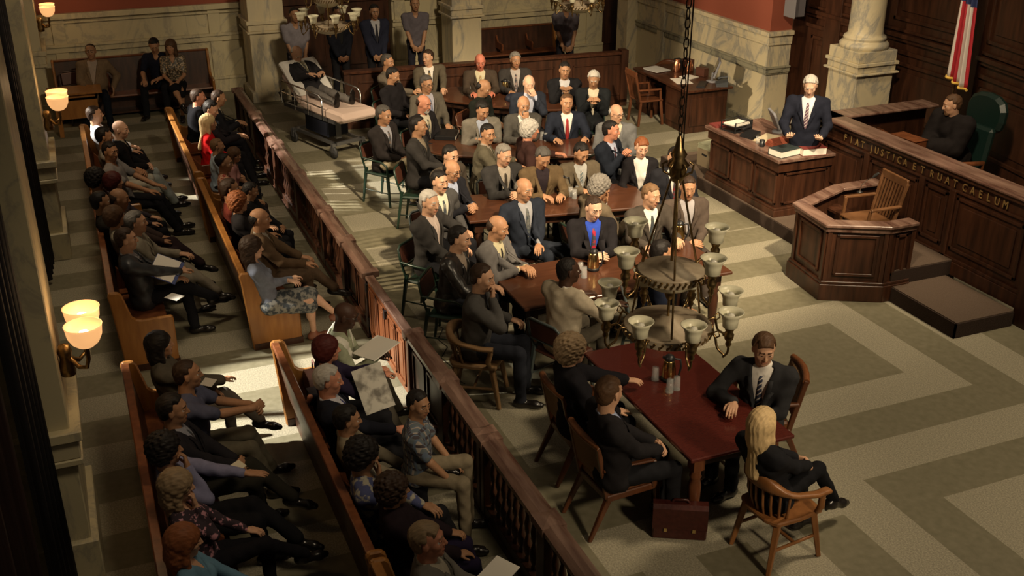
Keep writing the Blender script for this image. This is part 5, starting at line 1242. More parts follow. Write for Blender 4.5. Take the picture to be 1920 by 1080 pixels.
        if hair in ('long','longcurl','straight'):
            e = T.p(0,-.10,.33) if hair != 'straight' else T.p(0,-.125,.30)
            Hp.append(cap(H.p(0,-.045,.0), H.p(0,-.055,-.10), .088, .080, .04)); Hp.append(cap(H.p(0,-.055,-.10), e, .078, .05, .04, sc=(T.R, (1.15,.6,1))))
            for sx in (-1, 1): Hp.append(cap(H.p(sx*.068,-.0,.02), H.p(sx*.075,.0,-.11), .028, .026, .02)); Hp.append(cap(H.p(sx*.075,.0,-.11), T.p(sx*.085,.02,.38), .026, .014, .02))
        if hair == 'updo': Hp.append(ell(H.p(0,-.085,.04), (.05,.045,.05), H.R, .02))
        Rh = H.R; oh = H.o
        def cuth(X, Y, Z):
            x, y, z = X-oh[0], Y-oh[1], Z-oh[2]
            u = Rh[0,0]*x+Rh[1,0]*y+Rh[2,0]*z; v = Rh[0,1]*x+Rh[1,1]*y+Rh[2,1]*z; w = Rh[0,2]*x+Rh[1,2]*y+Rh[2,2]*z
            if hair in ('long','longcurl','straight','bob','curl','bigcurl'):
                face = np.maximum(np.sqrt((u/.92)**2+((w+.035)/1.25)**2)-.062-.0*u, .028-v); face = np.maximum(face, w-.066+.25*np.abs(u)); r = -face
                low = np.maximum(np.abs(u)-.052, np.maximum(.03-v, w+.02)); r = np.maximum(r, -low)
                if hair in ('bob','curl','bigcurl'): r = np.maximum(r, -.115-w)
                return r
            n_ = (.85, -.53); p0 = (.054, .082) if hair in ('short','thick','side') else ((.045,.083) if hair in ('slick','buzz') else (.02,.09))
            if hair == 'side': p0 = (.068,.066)
            r = (v-p0[0]+.25*np.abs(u)*.3)*n_[0]+(w-p0[1])*n_[1]
            r = np.maximum(r, np.where(np.abs(u) > .06, (v-.012)*1.0, -1.))          # sideburn in front of the ear
            r = np.maximum(r, -np.maximum(np.abs(np.abs(u)-.08)-.03, np.maximum(np.abs(v+.004)-.024, w-.036)))  # leave the ear free
            r = np.maximum(r, -.075-w-.45*(v+.09))
            if hair == 'ring': r = np.maximum(r, (w-.045)+.45*(v+.03))
            return r
        mesh_from('hair', [grow(Hp, hh, noise=nz, cut=cuth)], [hm], body)
    if beard or mustache:
        bm_ = mat('hair '+(beard or hc), HAIRC[beard or hc], .6, bump=.5, scale=22)
        Bp = []
        if beard: Bp += [ell(H.p(0,.042,-.082), (.045,.050,.036), H.R, 0), ell(H.p(0,.072,-.098), (.026,.02,.022), H.R, .02)]
        Bp.append(cap(H.p(-.022,.093,-.046), H.p(.022,.093,-.046), .007, .007, .005))
        Bp.append(cap(H.p(-.03,.084,-.05), H.p(-.028,.08,-.08), .006, .008, .01)); Bp.append(cap(H.p(.03,.084,-.05), H.p(.028,.08,-.08), .006, .008, .01))
        if not beard: Bp = [Bp[0]]
        def cutb(X, Y, Z):
            x, y, z = X-H.o[0], Y-H.o[1], Z-H.o[2]; w = H.R[0,2]*x+H.R[1,2]*y+H.R[2,2]*z; v = H.R[0,1]*x+H.R[1,1]*y+H.R[2,1]*z; u = H.R[0,0]*x+H.R[1,0]*y+H.R[2,0]*z
            return -np.maximum(np.maximum(np.abs(u)-.019, np.abs(w+.062)-.011), .085-v)
        mesh_from('beard' if beard else 'moustache', [grow(Bp, .005, cut=cutb if beard else None)], [bm_], body)
    if glasses:
        g = MB()
        for sx in (-1, 1):
            c_ = H.p(sx*.033,.100,.012); pts = [c_+H.R @ V3(.024*cos(a), 0, .018*sin(a)) for a in [2*pi*k/12 for k in range(13)]]
            g.tube([tuple(p) for p in pts], .0022, 5, cap=False); g.tube([tuple(H.p(sx*.057,.098,.018)), tuple(H.p(sx*.078,.05,.02)), tuple(H.p(sx*.08,-.01,.012))], .0022, 5)
        g.tube([tuple(H.p(-.01,.101,.016)), tuple(H.p(.01,.101,.016))], .0022, 5); g.build('spectacles', BLACK, body)
    if watch is not None:
        S, E, W, fd = garm[watch]; mesh_from('wristwatch', [grow([cap(W-fd*.016, W-fd*.006, .0285, .0285, 0)], .005)], [BRASSB], body)
    if vest is not None:
        Vp = torso(.030); 
        mesh_from('vest', [grow(Vp, hc_, noise=f, cut=lambda X, Y, Z: -np.minimum(np.maximum(np.abs(X)-.02-(Z-hipz-.1)*.3, .02-Y), 1))], [cloth(vest)], body)
    if chair: 
        fwd = Vector((-sin(rz), cos(rz), 0)); cl = Vector(loc)+fwd*.03; cl.z = base; chair(cl, rz)
    return body
# ------------------------------------------------------------------ everyone in the room
GK = dict(group='spectators in the pews'); GJ = dict(group='people seated around the tables')
def gc(lbl, arms=False, frame=GREENM): return lambda l, r: green_chair(lbl, tuple(l), r, arms, frame)
BLK = (.012,.012,.014); CHAR = (.035,.034,.036); NAVYC = (.014,.018,.035); GRY = (.10,.095,.09); LGRY = (.19,.18,.165); OLV = (.11,.095,.06); BRN = (.075,.045,.028); TANC = (.22,.15,.09); BEI = (.50,.43,.32)
WH = (.68,.65,.6); CRM = (.5,.45,.34); LBLU = (.32,.38,.5)
# rear bench
person('heavyset person in a tan jacket slumped on the rear bench beside the small desk', 170, 97, -8, skin=OLIVE, hair='thin', hc='dkbrown', tc=TANC, shirt=(.36,.28,.22), belly=.06, legs='wide', arms=('lap','side'), lean=-6, det=1, pants=(.012,.016,.025))
person('person in a navy t-shirt looking down on the rear bench beside a woman', 289, 85, -22, skin=TAN, hair='short', hc='black', top='tee', tc=(.014,.016,.03), sleeves='short', legs='wide', arms=('knee','inner'), nod=32, turn=18, lean=10, det=1)
person('woman in a glittery patterned top and black skirt on the rear bench', 320, 88, -8, fem=True, skin=TAN, hair='long', hc='brown', top='dress', tk='sequin', tc=(.06,.05,.035), sleeves='short', skirt=True, legs='crossr', arms=('inner','inner'), turn=-12, lean=2, det=1, pants=BLK)
# window-side pew, far
P1, P2 = .33, 1.60
person('person in a bright white shirt at the far end of the window-side pews', 178, 215, 92, hipy=P1, skin=LIGHT, hair='short', hc='dkbrown', top='shirt', tc=(.72,.72,.76), arms=('lap','lap'), turn=-6, det=2, **GK)
person('bald person in a black jacket and pale jeans leaning forward, far window-side pew', 226, 243, 88, hipy=P1+.1, skin=PALE, hair='none', tc=BLK, shirt=(.34,.31,.24), pants=(.26,.30,.30), legs='out', arms=('clasp','clasp'), turn=-18, nod=8, det=2, **GK)
person('black-haired person hidden behind the person in the grey t-shirt', 196, 256, 86, hipy=P1, skin=TAN, hair='thick', hc='black', top='tee', tc=(.3,.28,.24), sleeves='short', arms=('clasp','clasp'), pants=(.42,.40,.34), nod=6, det=1, **GK)
person('young person in a grey t-shirt turning toward the camera in the window-side pew', 207, 284, 78, hipy=P1+.05, skin=TAN, hair='short', hc='black', top='tee', tc=(.26,.245,.24), sleeves='short', arms=('knee','knee'), turn=-30, nod=8, twist=-8, det=2, legs='out', **GK)
person('dark-haired person whose hair shows beside the auburn-haired woman', 181, 334, 84, hipy=P1, skin=TAN, hair='curl', hc='black', top='tee', tc=(.05,.03,.03), sleeves='short', arms=('lap','side'), det=1, **GK)
person('auburn-haired woman with a short bob in the window-side pew', 213, 341, 86, fem=True, hipy=P1, skin=LIGHT, hair='bob', hc='auburn', top='dress', tc=(.05,.04,.05), arms=('lap','lap'), turn=-6, det=1, **GK)
person('bald person in a brown pinstriped jacket in the window-side pew', 224, 373, 84, hipy=P1+.02, skin=OLIVE, hair='ring', hc='dkbrown', tc=(.06,.04,.035), shirt=(.25,.2,.17), arms=('inner','lap'), turn=-4, nod=8, det=1, legs='crossl', pants=(.03,.018,.02), **GK)
person('dark-haired person deep in shadow behind the bald one in brown', 190, 379, 90, hipy=P1-.04, skin=OLIVE, hair='short', hc='black', top='sweater', tc=(.03,.025,.02), arms=('lap','lap'), det=0, **GK)
person('brown-haired woman in a cream blouse in the window-side pew', 215, 406, 88, fem=True, hipy=P1, skin=LIGHT, hair='bob', hc='brown', top='shirt', tc=(.36,.32,.24), arms=('lap','lap'), turn=6, det=1, legs='crossl', **GK)
person('grey-haired person holding a blue and white clipboard in the window-side pew', 256, 417, 84, hipy=P1+.08, skin=LIGHT, hair='thick', hc='salt', tc=(.27,.24,.18), shirt=(.3,.28,.22), arms=(('inner'),(-.12,.36,.70)), turn=-4, det=1, legs='crossl', pants=(.25,.22,.17), **GK)
person('person in a dark suit and striped tie holding a white paper at the pew end', 237, 449, 88, hipy=P1, skin=LIGHT, hair='short', hc='dkbrown', tc=(.03,.032,.036), tk='shine', shirt=(.42,.42,.44), tie=(.06,.02,.03), tiek='stripe', arms=(('tablein'), (.0+.06,.36,.64,.2,1,0)), legs='crossr', pants=(.018,.018,.022), turn=-6, det=2, **GK)
# rail-side pews, far
person('person in a navy jacket with a raised hand against the head, far rail-side pew', 372, 182, 100, hipy=P2, skin=RUDDY, hair='short', hc='dkbrown', tc=(.007,.007,.009), shirt=WH, arms=('lap','hair'), turn=-20, nod=4, det=1, **GK)
person('person with close-cropped dark hair leaning on the bar, farthest in the rail-side pews', 410, 184, 84, hipy=P2+.2, skin=TAN, hair='buzz', hc='dkbrown', tc=(.02,.02,.025), shirt=CRM, arms=('tablein','tablein'), nod=12, det=1, **GK)
person('dark-haired person whose sunlit face shows above the blonde woman in red', 396, 205, 84, hipy=P2+.1, skin=LIGHT, hair='thick', hc='black', tc=(.03,.025,.03), shirt=WH, arms=('tablein','tablein'), nod=20, turn=-26, det=1, **GK)
person('blonde woman in a bright red jacket in the rail-side pew', 391, 230, 86, fem=True, hipy=P2, skin=TAN, hair='straight', hc='pblond', top='sweater', tc=(.55,.012,.012), arms=('inner','inner'), turn=-8, det=2, **GK)
person('brown-haired boy in a pale blue shirt, small between the red-jacketed woman and the red-patterned one', 408, 274, 88, s=.82, hipy=P2, skin=TAN, hair='short', hc='ltbrown', top='shirt', tc=(.42,.52,.62), arms=('lap','lap'), turn=-8, det=1, **GK)
person('little girl in a pink dress seated against the woman in the red pattern', 440, 290, 78, s=.80, fem=True, hipy=P2+.1, skin=TAN, hair='long', hc='brown', top='dress', tc=(.33,.16,.15), sleeves='short', arms=('lap','lap'), turn=-30, nod=10, det=1, **GK)
person('woman in a red and cream patterned dress with dark hair pulled back', 421, 306, 84, fem=True, hipy=P2, skin=OLIVE, hair='updo', hc='black', top='dress', tk='redfloral', tc=(.26,.03,.02), arms=('inner','inner'), turn=-14, nod=8, det=2, pants=(.03,.02,.02), **GK)
person('brown-haired person mostly hidden behind the red-haired woman', 432, 354, 84, hipy=P2-.05, skin=OLIVE, hair='short', hc='dkbrown', top='tee', tc=(.15,.03,.02), arms=('lap','lap'), det=0, **GK)
person('boy in black with very dark hair looking down at the floor, rail-side pew', 470, 358, 66, s=.85, hipy=P2+.15, skin=OLIVE, hair='short', hc='black', top='sweater', tc=BLK, arms=('clasp','clasp'), nod=18, turn=10, det=1, **GK)
person('red-curled woman in a dark jacket over a white collar in the rail-side pew', 447, 379, 84, fem=True, hipy=P2, skin=LIGHT, hair='curl', hc='orange', top='coat', tc=(.02,.018,.02), arms=('lap','chest'), turn=-4, det=2, **GK)
person('balding person in a brown suit with a green tie and gold watch', 488, 411, 84, hipy=P2+.02, skin=TAN, hair='ring', hc='black', tc=(.11,.07,.04), shirt=(.45,.42,.36), tie=(.03,.04,.03), pants=(.10,.065,.04), legs='crossl', arms=((.18,.40,.66),'knee'), watch=0, turn=-10, det=2, **GK)
person('long dark-haired woman in a pale blue blouse and patterned skirt at the pew end', 473, 465, 84, fem=True, hipy=P2, skin=PALE, hair='longcurl', hc='dkbrown', top='shirt', tc=(.20,.22,.28), pants=(.22,.22,.20), pk='print', skirt=True, legs='crossl', arms=((-.08,.26,.72),(.06,.22,.76)), turn=-12, det=2, shoes=(.25,.10,.06), **GK)
# window-side pew nearest the camera
person('woman with long black hair and an olive jacket holding a pen and paper', 300, 646, 86, fem=True, hipy=P1+.06, skin=TAN, hair='long', hc='black', top='coat', tc=(.12,.105,.08), pants=(.14,.12,.10), legs='crossl', arms=('tablein','inner'), turn=-4, nod=-4, det=2, **GK)
person('stubbled person in a blue short-sleeved shirt with tattooed arms clasped', 352, 702, 84, hipy=P1+.12, skin=TAN, hair='buzz', hc='dkbrown', top='shirt', tc=(.115,.12,.19), sleeves='short', pants=(.16,.14,.10), arms=((.05,.48,.80,-.6,.8,0,-.5,-.6,-.4),(-.05,.46,.78,.6,.8,0,.5,-.6,-.4)), turn=0, det=2, curl=(50,50), watch=1, **GK)
person('dark-suited person with a patterned tie holding a small booklet on the knees', 325, 768, 82, hipy=P1+.05, skin=TAN, hair='thick', hc='black', tc=(.025,.023,.028), shirt=(.3,.3,.34), tie=(.08,.06,.05), tiek='print', pants=(.03,.028,.022), arms=('clasp','inner'), legs='crossl', turn=-6, nod=2, det=2, **GK)
person('curly dark-haired person in a blue dress shirt with one arm stretched along the knee', 310, 842, 82, hipy=P1, skin=TAN, hair='curl', hc='black', top='shirt', tc=(.21,.21,.33), tk='plain', pants=(.012,.012,.014), arms=('mouth',(-.16,.50,.70,0,1,-.15)), legs='crossl', turn=0, det=2, curl=(50,8), **GK)
person('blonde wavy-haired woman in a dark floral blouse with a hand under her chin', 333, 912, 82, fem=True, hipy=P1, skin=LIGHT, hair='longcurl', hc='sandy', top='dress', tk='floral', tc=(.03,.018,.025), pants=(.012,.011,.014), arms=('chin','lap'), legs='crossr', turn=0, nod=4, det=2, **GK)
person('reddish blonde woman in a sky blue top at the bottom of the window-side pew', 346, 1015, 82, fem=True, hipy=P1+.03, skin=LIGHT, hair='long', hc='orange', top='dress', tc=(.12,.23,.32), pants=(.12,.22,.32), arms=('lap','lap'), legs='crossr', turn=8, nod=8, det=2, **GK)
# rail-side pew nearest the camera
person('bald dark-skinned person in a white vest reading papers by the gate', 648, 592, 72, hipy=P2+.12, skin=DARKS, hair='none', top='shirt', tc=(.30,.32,.22), vest=(.62,.60,.52), pants=(.12,.105,.08), arms=('tablein',(.08-.1,.40,.78)), turn=-6, nod=14, glasses=True, det=2, **GK)
person('woman with short dark red hair holding up a newspaper', 613, 655, 84, fem=True, hipy=P2+.02, skin=RUDDY, hair='bob', hc='auburn', top='coat', tc=(.03,.022,.05), arms=((.12,.42,.90),(-.10,.40,.86)), turn=-6, det=2, curl=(50,50), **GK)
person('grey-haired person in a dark navy suit with an arm over the pew back', 616, 713, 80, hipy=P2-.02, skin=RUDDY, hair='thick', hc='white', tc=(.016,.017,.026), shirt=(.5,.5,.55), tie=(.06,.06,.18), arms=((.12,.36,.70),(-.26,-.26,.83,-.3,-.2,-.9)), turn=-6, nod=6, det=2, legs='crossl', **GK)
person('dark-haired boy in a beige top facing the rail', 652, 787, 82, s=.92, hipy=P2, skin=TAN, hair='thick', hc='black', top='sweater', tc=(.27,.23,.16), arms=('lap','inner'), turn=0, nod=6, det=2, **GK)
person('curly black-haired person biting fingers in a blue and cream top', 680, 852, 80, hipy=P2, skin=OLIVE, hair='curl', hc='black', top='shirt', tk='camo', tc=(.05,.06,.15), arms=('mouth','inner'), turn=0, nod=12, det=2, **GK)
person('boy in a plaid short-sleeved shirt sitting forward with hands on his knees', 785, 758, 66, s=.86, base=.0, seat=.56, hipy=P2+.34, skin=OLIVE, hair='short', hc='black', top='shirt', tk='plaid', tc=(.10,.12,.13), sleeves='short', pants=(.22,.18,.12), arms=((.14,.40,.62),(-.14,.38,.60)), turn=-36, nod=6, det=2, legs='wide', **GK)
person('dark curly-haired woman in a dark coat over a crimson collar', 737, 918, 84, fem=True, hipy=P2+.03, skin=OLIVE, hair='curl', hc='dkbrown', top='coat', tc=(.022,.014,.018), arms=('lap','lap'), turn=-6, pants=(.02,.015,.04), det=2, **GK)
person('fair grey-haired person in a grey jacket at the bottom edge of the rail-side pew', 803, 1013, 74, hipy=P2+.04, skin=RUDDY, hair='side', hc='sandy', tc=(.20,.185,.16), shirt=(.4,.36,.28), arms=('lap','lap'), turn=-12, nod=-6, det=2, pants=(.03,.02,.025), legs='crossr', **GK)
# counsel table
person('curly blonde woman in black resting a hand on the counsel table', 1072, 656, 84, fem=True, skin=LIGHT, hair='bigcurl', hc='sandy', top='coat', tc=(.012,.011,.012), arms=('lap', (-.02,.56,.80,.3,1,-.05)), turn=-12, lean=-6, det=2, curl=(20,12), watch=1)
person('brown-haired person in a dark suit seen from behind at the counsel table, hands clasped', 1142, 736, 84, skin=LIGHT, hair='short', hc='brown', tc=(.02,.019,.023), shirt=(.3,.35,.5), tie=(.04,.04,.08), arms=('clasp','clasp'), turn=26, nod=6, lean=-8, det=2, curl=(45,45), legs='sit')
person('person in a charcoal suit and navy striped tie leaning on the counsel table', 1432, 655, 285, skin=LIGHT, hair='side', hc='brown', tc=(.033,.033,.036), shirt=WH, tie=(.02,.025,.05), tiek='stripe', arms=((-.02,.38,.80,-.5,.8,0,0,0,-1,1,-.1,-.3),'lap'), turn=26, nod=14, twist=26, lean=10, det=2, legs='tuck')
person('woman with long straight blonde hair in a black suit sitting on the oak armchair', 1430, 794, 100, fem=True, skin=LIGHT, hair='straight', hc='pblond', tc=(.014,.014,.018), shirt=(.2,.25,.4), arms=('clasp','clasp'), turn=16, nod=-4, lean=-19, det=2, legs='crosslow', boots=True, curl=(45,45), pants=(.010,.010,.012))
# second table
person('person in a grey blazer with knuckles against the mouth on a pale wooden armchair', 905, 521, 58, skin=LIGHT, hair='slick', hc='dkbrown', tc=(.105,.10,.095), shirt=(.05,.05,.055), arms=('mouth',(.04-.3,.28,.68)), turn=-10, nod=8, lean=6, det=2, curl=(60,40), legs='sit', pants=(.03,.033,.045), chair=lambda l, r: bankers_chair('pale wooden armchair under the person in the grey blazer', tuple(l), r, mat('pale worn wood', (.22,.13,.06), .4, col2=(.33,.2,.1), scale=6)), **GJ)
person('person with slicked black hair in a black leather jacket over a taupe turtleneck', 862, 448, 52, skin=LIGHT, hair='slick', hc='black', tc=(.02,.018,.017), tk='leather', shirt=(.30,.24,.19), arms=((.14,.46,.80,.2,1,-.1),(-.2,.22,.60)), turn=-2, nod=8, lean=10, det=2, pants=(.02,.022,.03), chair=gc('green metal armchair holding the person in the leather jacket', True), **GJ)
person('balding person in a two-tone grey blazer and pale yellow shirt, hands on the table', 934, 427, 40, skin=TAN, hair='ring', hc='dkbrown', tc=(.16,.15,.145), shirt=(.55,.50,.33), tie=(.035,.03,.03), arms=((.02,.38,.80,-.6,.7,0),'tablein'), turn=2, nod=12, lean=12, det=2, **GJ)
person('dark-skinned person in a beige jacket seen from behind at the second table', 1066, 508, 112, skin=DARKS, hair='buzz', hc='black', tc=BEI, shirt=WH, arms=('tableout','table'), turn=-30, lean=6, det=2, pants=(.14,.12,.09), chair=gc('brown-backed metal chair holding the person in the beige jacket', False, GREYM), **GJ)
person('bald person in a black suit, royal blue shirt and red tie with folded hands', 1113, 390, -14, skin=PALE, hair='buzz', hc='dkbrown', tc=(.018,.016,.018), shirt=(.03,.07,.42), tie=(.38,.01,.03), tiek='print', arms=('tclasp','tclasp'), turn=16, nod=18, lean=8, det=2, **GJ)
person('bald person in a navy suit and patterned tie turned in his chair, wrist watch showing', 983, 355, 6, skin=TAN, hair='ring', hc='grey', tc=(.022,.027,.04), shirt=(.3,.3,.32), tie=(.12,.12,.11), tiek='print', arms=((.34,.30,.72,.1,.2,-1),(-.0,.34,.68)), turn=12, nod=10, lean=0, det=2, legs='left', watch=0, pants=(.025,.03,.042), chair=gc('brown-backed metal chair beside the navy-suited bald person', False, GREYM), **GJ)
person('short brown-haired person in a grey-brown suit beside the chandelier', 1221, 367, 0, skin=LIGHT, hair='short', hc='ltbrown', tc=(.075,.062,.05), shirt=WH, tie=(.05,.06,.05), tiek='print', arms=('tableout','table'), turn=18, nod=8, lean=8, det=2, **GJ)
person('dark-haired person in navy mostly hidden behind the chandelier plates', 1240, 474, 70, skin=TAN, hair='short', hc='black', top='jacket', tc=(.02,.026,.05), shirt=LBLU, arms=('lap',(-.40,.34,.80,-.4,1,0)), turn=20, nod=10, lean=6, det=1, legs='right', pants=(.012,.013,.02), shoes=(.05,.01,.01), chair=gc('metal chair hidden behind the lower chandelier plate', False, GREYM), **GJ)
person('person in a brown tweed jacket with clasped hands right behind the chandelier crown', 1290, 352, -10, skin=TAN, hair='short', hc='dkbrown', tc=(.10,.075,.06), shirt=(.35,.33,.34), arms=('clasp','clasp'), turn=-10, nod=10, lean=4, det=1, pants=(.07,.055,.045), chair=gc('metal chair of the tweed-jacketed person by the platform', False), **GJ)
person('young person in a dark suit and dark red tie beside the hanging chain', 1266, 296, -18, skin=LIGHT, hair='short', hc='black', tc=(.02,.02,.026), shirt=WH, tie=(.16,.012,.015), tiek='print', arms=('lap','lap'), turn=-2, nod=2, lean=2, det=1, chair=gc('metal chair of the young person with the dark red tie'), **GJ)
person('red-haired woman in a black jacket over a white collar at the middle table', 1203, 277, -22, fem=True, skin=PALE, hair='side', hc='orange', tc=(.02,.018,.022), shirt=WH, arms=('lap','lap'), turn=8, nod=14, lean=2, det=1, open_v=.10, chair=gc('metal chair of the red-haired woman'), **GJ)
person('curly grey-haired person in a brown jacket seen from behind at the middle table', 1125, 350, 96, skin=TAN, hair='curl', hc='grey', tc=(.15,.115,.075), shirt=WH, arms=('table','chin'), turn=-24, nod=18, lean=12, det=2, pants=(.06,.045,.03), chair=gc('metal chair of the curly grey-haired person'), **GJ)
# middle table, far side
person('grey-haired person in a dark jacket and taupe shirt with folded hands on the middle table', 945, 291, 4, skin=LIGHT, hair='thick', hc='grey', tc=(.04,.038,.037), shirt=(.33,.29,.24), tie=(.05,.04,.03), arms=('tclasp','tclasp'), turn=10, nod=14, lean=10, det=1, chair=gc('metal chair of the grey-haired person in the dark jacket', False, GREYM), **GJ)
person('elderly person in a brown jacket and dark jumper looking down at the table', 1018, 296, -8, skin=TAN, hair='thick', hc='salt', tc=(.14,.095,.05), shirt=(.035,.025,.03), cuff=False, arms=('tablein','table'), turn=6, nod=30, lean=14, det=1, chair=gc('metal chair of the elderly person in brown'), **GJ)
person('dark-haired person in an olive jacket and striped tie hunched over the middle table', 1090, 287, -4, skin=TAN, hair='short', hc='black', tc=(.15,.12,.08), shirt=(.42,.42,.40), tie=(.12,.16,.17), tiek='stripe', arms=('tablein','tablein'), turn=10, nod=26, lean=14, det=1, chair=gc('green metal chair of the olive-jacketed person', True), **GJ)
person('dark-bearded person in a grey suit and patterned tie behind the white-haired one', 825, 341, 22, skin=LIGHT, hair='short', hc='black', mustache=True, tc=(.085,.082,.08), shirt=(.6,.58,.45), tie=(.2,.2,.18), tiek='print', arms=('table',(.0-.24,.2,.60)), turn=-6, nod=4, lean=6, det=2, chair=gc('metal chair of the grey-suited person with the moustache', False, GREYM), **GJ)
person('white-haired person in a dark suit and pink-beige shirt with an elbow out', 806, 380, 40, skin=LIGHT, hair='thick', hc='white', tc=(.045,.042,.04), shirt=(.52,.42,.37), tie=(.55,.45,.40), arms=((.05,.36,.68),(-.28,.30,.72,.9,.3,-.3,0,0,-1,-1,-.1,-.1)), turn=-14, nod=6, lean=2, det=2, pants=BLK, seat=.52, chair=gc('wood-armed metal chair gripped by the white-haired person', True), **GJ)
person('bespectacled balding person in a dark suit wringing his hands over the middle table', 848, 320, 30, skin=TAN, hair='ring', hc='black', tc=(.02,.02,.024), shirt=(.4,.45,.6), arms=('tclasp','tclasp'), turn=-4, nod=14, lean=14, glasses=True, det=1, curl=(50,50), **GJ)
person('dark-haired person in a brown suit holding a hand over the mouth', 845, 292, 26, skin=LIGHT, hair='short', hc='black', tc=(.075,.06,.045), shirt=(.3,.25,.2), arms=('mouth','lap'), turn=-6, nod=10, lean=10, det=1, curl=(40,20), **GJ)
person('dark-haired person in a long charcoal jacket reaching onto the black binder', 785, 237, 56, skin=OLIVE, hair='slick', hc='black', tc=(.035,.032,.03), shirt=(.26,.21,.15), cuff=False, arms=((.12,.42,.84),'lap'), turn=-4, nod=2, lean=2, det=1, seat=.56, base=0., pants=BLK, chair=gc('dark metal chair of the long-jacketed person'), **GJ)
person('grey-brown-haired person in a dark suit and floral tie sitting apart on a green chair', 720, 216, 34, skin=TAN, hair='thick', hc='salt', tc=(.03,.025,.024), shirt=(.33,.33,.37), tie=(.14,.10,.08), tiek='print', arms=('inner','inner'), turn=4, nod=8, lean=2, det=1, pants=(.42,.36,.24), legs='crossr', chair=gc('dark green metal armchair standing apart near the gurney', True), **GJ)
# curved table
person('dark-haired person in an olive suit twisting round at the curved table\'s near side', 915, 251, 70, skin=TAN, hair='short', hc='black', tc=(.125,.11,.075), shirt=(.3,.25,.2), arms=('table','table'), turn=-62, nod=8, lean=8, det=1, mustache=True, chair=gc('grey metal chair of the olive-suited person twisting round', False, GREYM), **GJ)
person('white curly-haired person in a maroon jacket on the near side of the curved table', 994, 243, 84, skin=RUDDY, hair='curl', hc='white', tc=(.055,.026,.022), shirt=(.2,.1,.08), arms=((.2,.2,.66),'table'), turn=-26, nod=4, lean=4, det=1, chair=gc('metal chair of the white curly-haired person', False, GREYM), **GJ)
person('brown-haired person in a navy suit and red tie pressing both palms on the curved table', 1063, 193, -16, skin=TAN, hair='short', hc='brown', tc=(.018,.022,.035), shirt=WH, tie=(.30,.03,.03), arms=((.20,.42,.80),(-.20,.42,.80)), turn=2, nod=2, lean=4, det=1, curl=(12,12), chair=gc('metal chair of the navy-suited person with the red tie'), **GJ)
person('bald grey-goateed person in a grey jacket with a fist at the chin', 982, 197, -10, skin=TAN, hair='ring', hc='grey', beard='grey', tc=(.085,.08,.07), shirt=WH, arms=('table','chin'), turn=4, nod=12, lean=8, det=1, curl=(60,60), chair=gc('metal chair of the grey-goateed person'), **GJ)
person('black-haired person in a light grey jacket leaning low over the curved table', 905, 207, -6, skin=TAN, hair='thick', hc='black', tc=(.22,.20,.165), shirt=(.36,.40,.5), tie=(.05,.05,.09), arms=((.10,.36,.80,-1,.3,0),(-.10,.36,.80,1,.3,0)), turn=10, nod=24, lean=20, det=1, chair=gc('metal chair of the light-grey-jacketed person'), **GJ)
person('bald white-haired person in glasses and a grey suit at the end of the curved table', 1156, 213, -30, skin=LIGHT, hair='ring', hc='white', tc=(.17,.17,.17), shirt=CRM, tie=(.5,.45,.36), glasses=True, arms=('lap','lap'), turn=40, nod=8, lean=4, det=1, pants=(.10,.10,.10), chair=gc('metal chair of the bald person in the grey suit', True), **GJ)
person('dark-haired person in a navy suit with clasped hands raised before the red-haired woman', 1146, 245, 34, skin=RUDDY, hair='short', hc='black', tc=(.016,.02,.03), shirt=(.42,.46,.6), tie=(.12,.05,.06), arms=('steeple','steeple'), turn=14, nod=4, lean=4, det=1, curl=(45,45), chair=gc('metal chair of the person with raised clasped hands'), **GJ)
person('bald bearded person in a black suit at the window end of the curved table', 795, 195, 34, skin=RUDDY, hair='ring', hc='dkbrown', beard='white', tc=(.02,.018,.02), shirt=CRM, tie=(.3,.26,.16), tiek='print', arms=('lap','lap'), turn=0, nod=14, lean=2, det=1, chair=gc('metal chair of the bald bearded person'), **GJ)
person('grey-haired bespectacled person in an olive suit and blue tie leaning back', 800, 158, 10, skin=TAN, hair='thick', hc='salt', glasses=True, tc=(.125,.11,.085), shirt=(.36,.36,.42), tie=(.20,.22,.3), arms=((.30,.36,.80),'lap'), turn=8, nod=8, lean=-8, det=1, pants=(.12,.105,.08), legs='left', chair=gc('metal chair of the bespectacled person leaning back'), **GJ)
person('black-bearded person in a black jacket between the gurney and the far table', 737, 142, 40, skin=TAN, hair='short', hc='black', beard='black', top='sweater', tc=(.018,.018,.018), arms=('lap','lap'), turn=0, nod=16, lean=0, det=1, chair=gc('metal chair of the black-bearded person'), **GJ)
# farthest table
person('grey-haired person in a brown-grey suit at the window end of the farthest table', 727, 117, 50, skin=TAN, hair='thick', hc='salt', tc=(.15,.125,.095), shirt=CRM, tie=(.1,.08,.06), arms=('table','lap'), turn=-10, nod=4, lean=-4, det=0, chair=gc('metal chair at the window end of the farthest table'), **GJ)
person('person in an olive-brown suit and gold patterned tie leaning back by the partition', 802, 108, -18, skin=LIGHT, hair='short', hc='dkbrown', tc=(.12,.10,.07), shirt=WH, tie=(.30,.20,.08), tiek='print', arms=('tableout','table'), turn=-34, nod=4, side=8, lean=-8, det=1, chair=gc('metal chair of the person with the gold patterned tie'), **GJ)
person('bald red-faced person in a brown suit and yellow striped tie', 900, 116, -16, skin=(.50,.17,.11), hair='none', tc=(.075,.055,.04), shirt=(.55,.5,.34), tie=(.32,.22,.07), tiek='stripe', arms=('table','table'), turn=2, nod=18, lean=2, det=1, chair=gc('metal chair of the bald red-faced person'), **GJ)
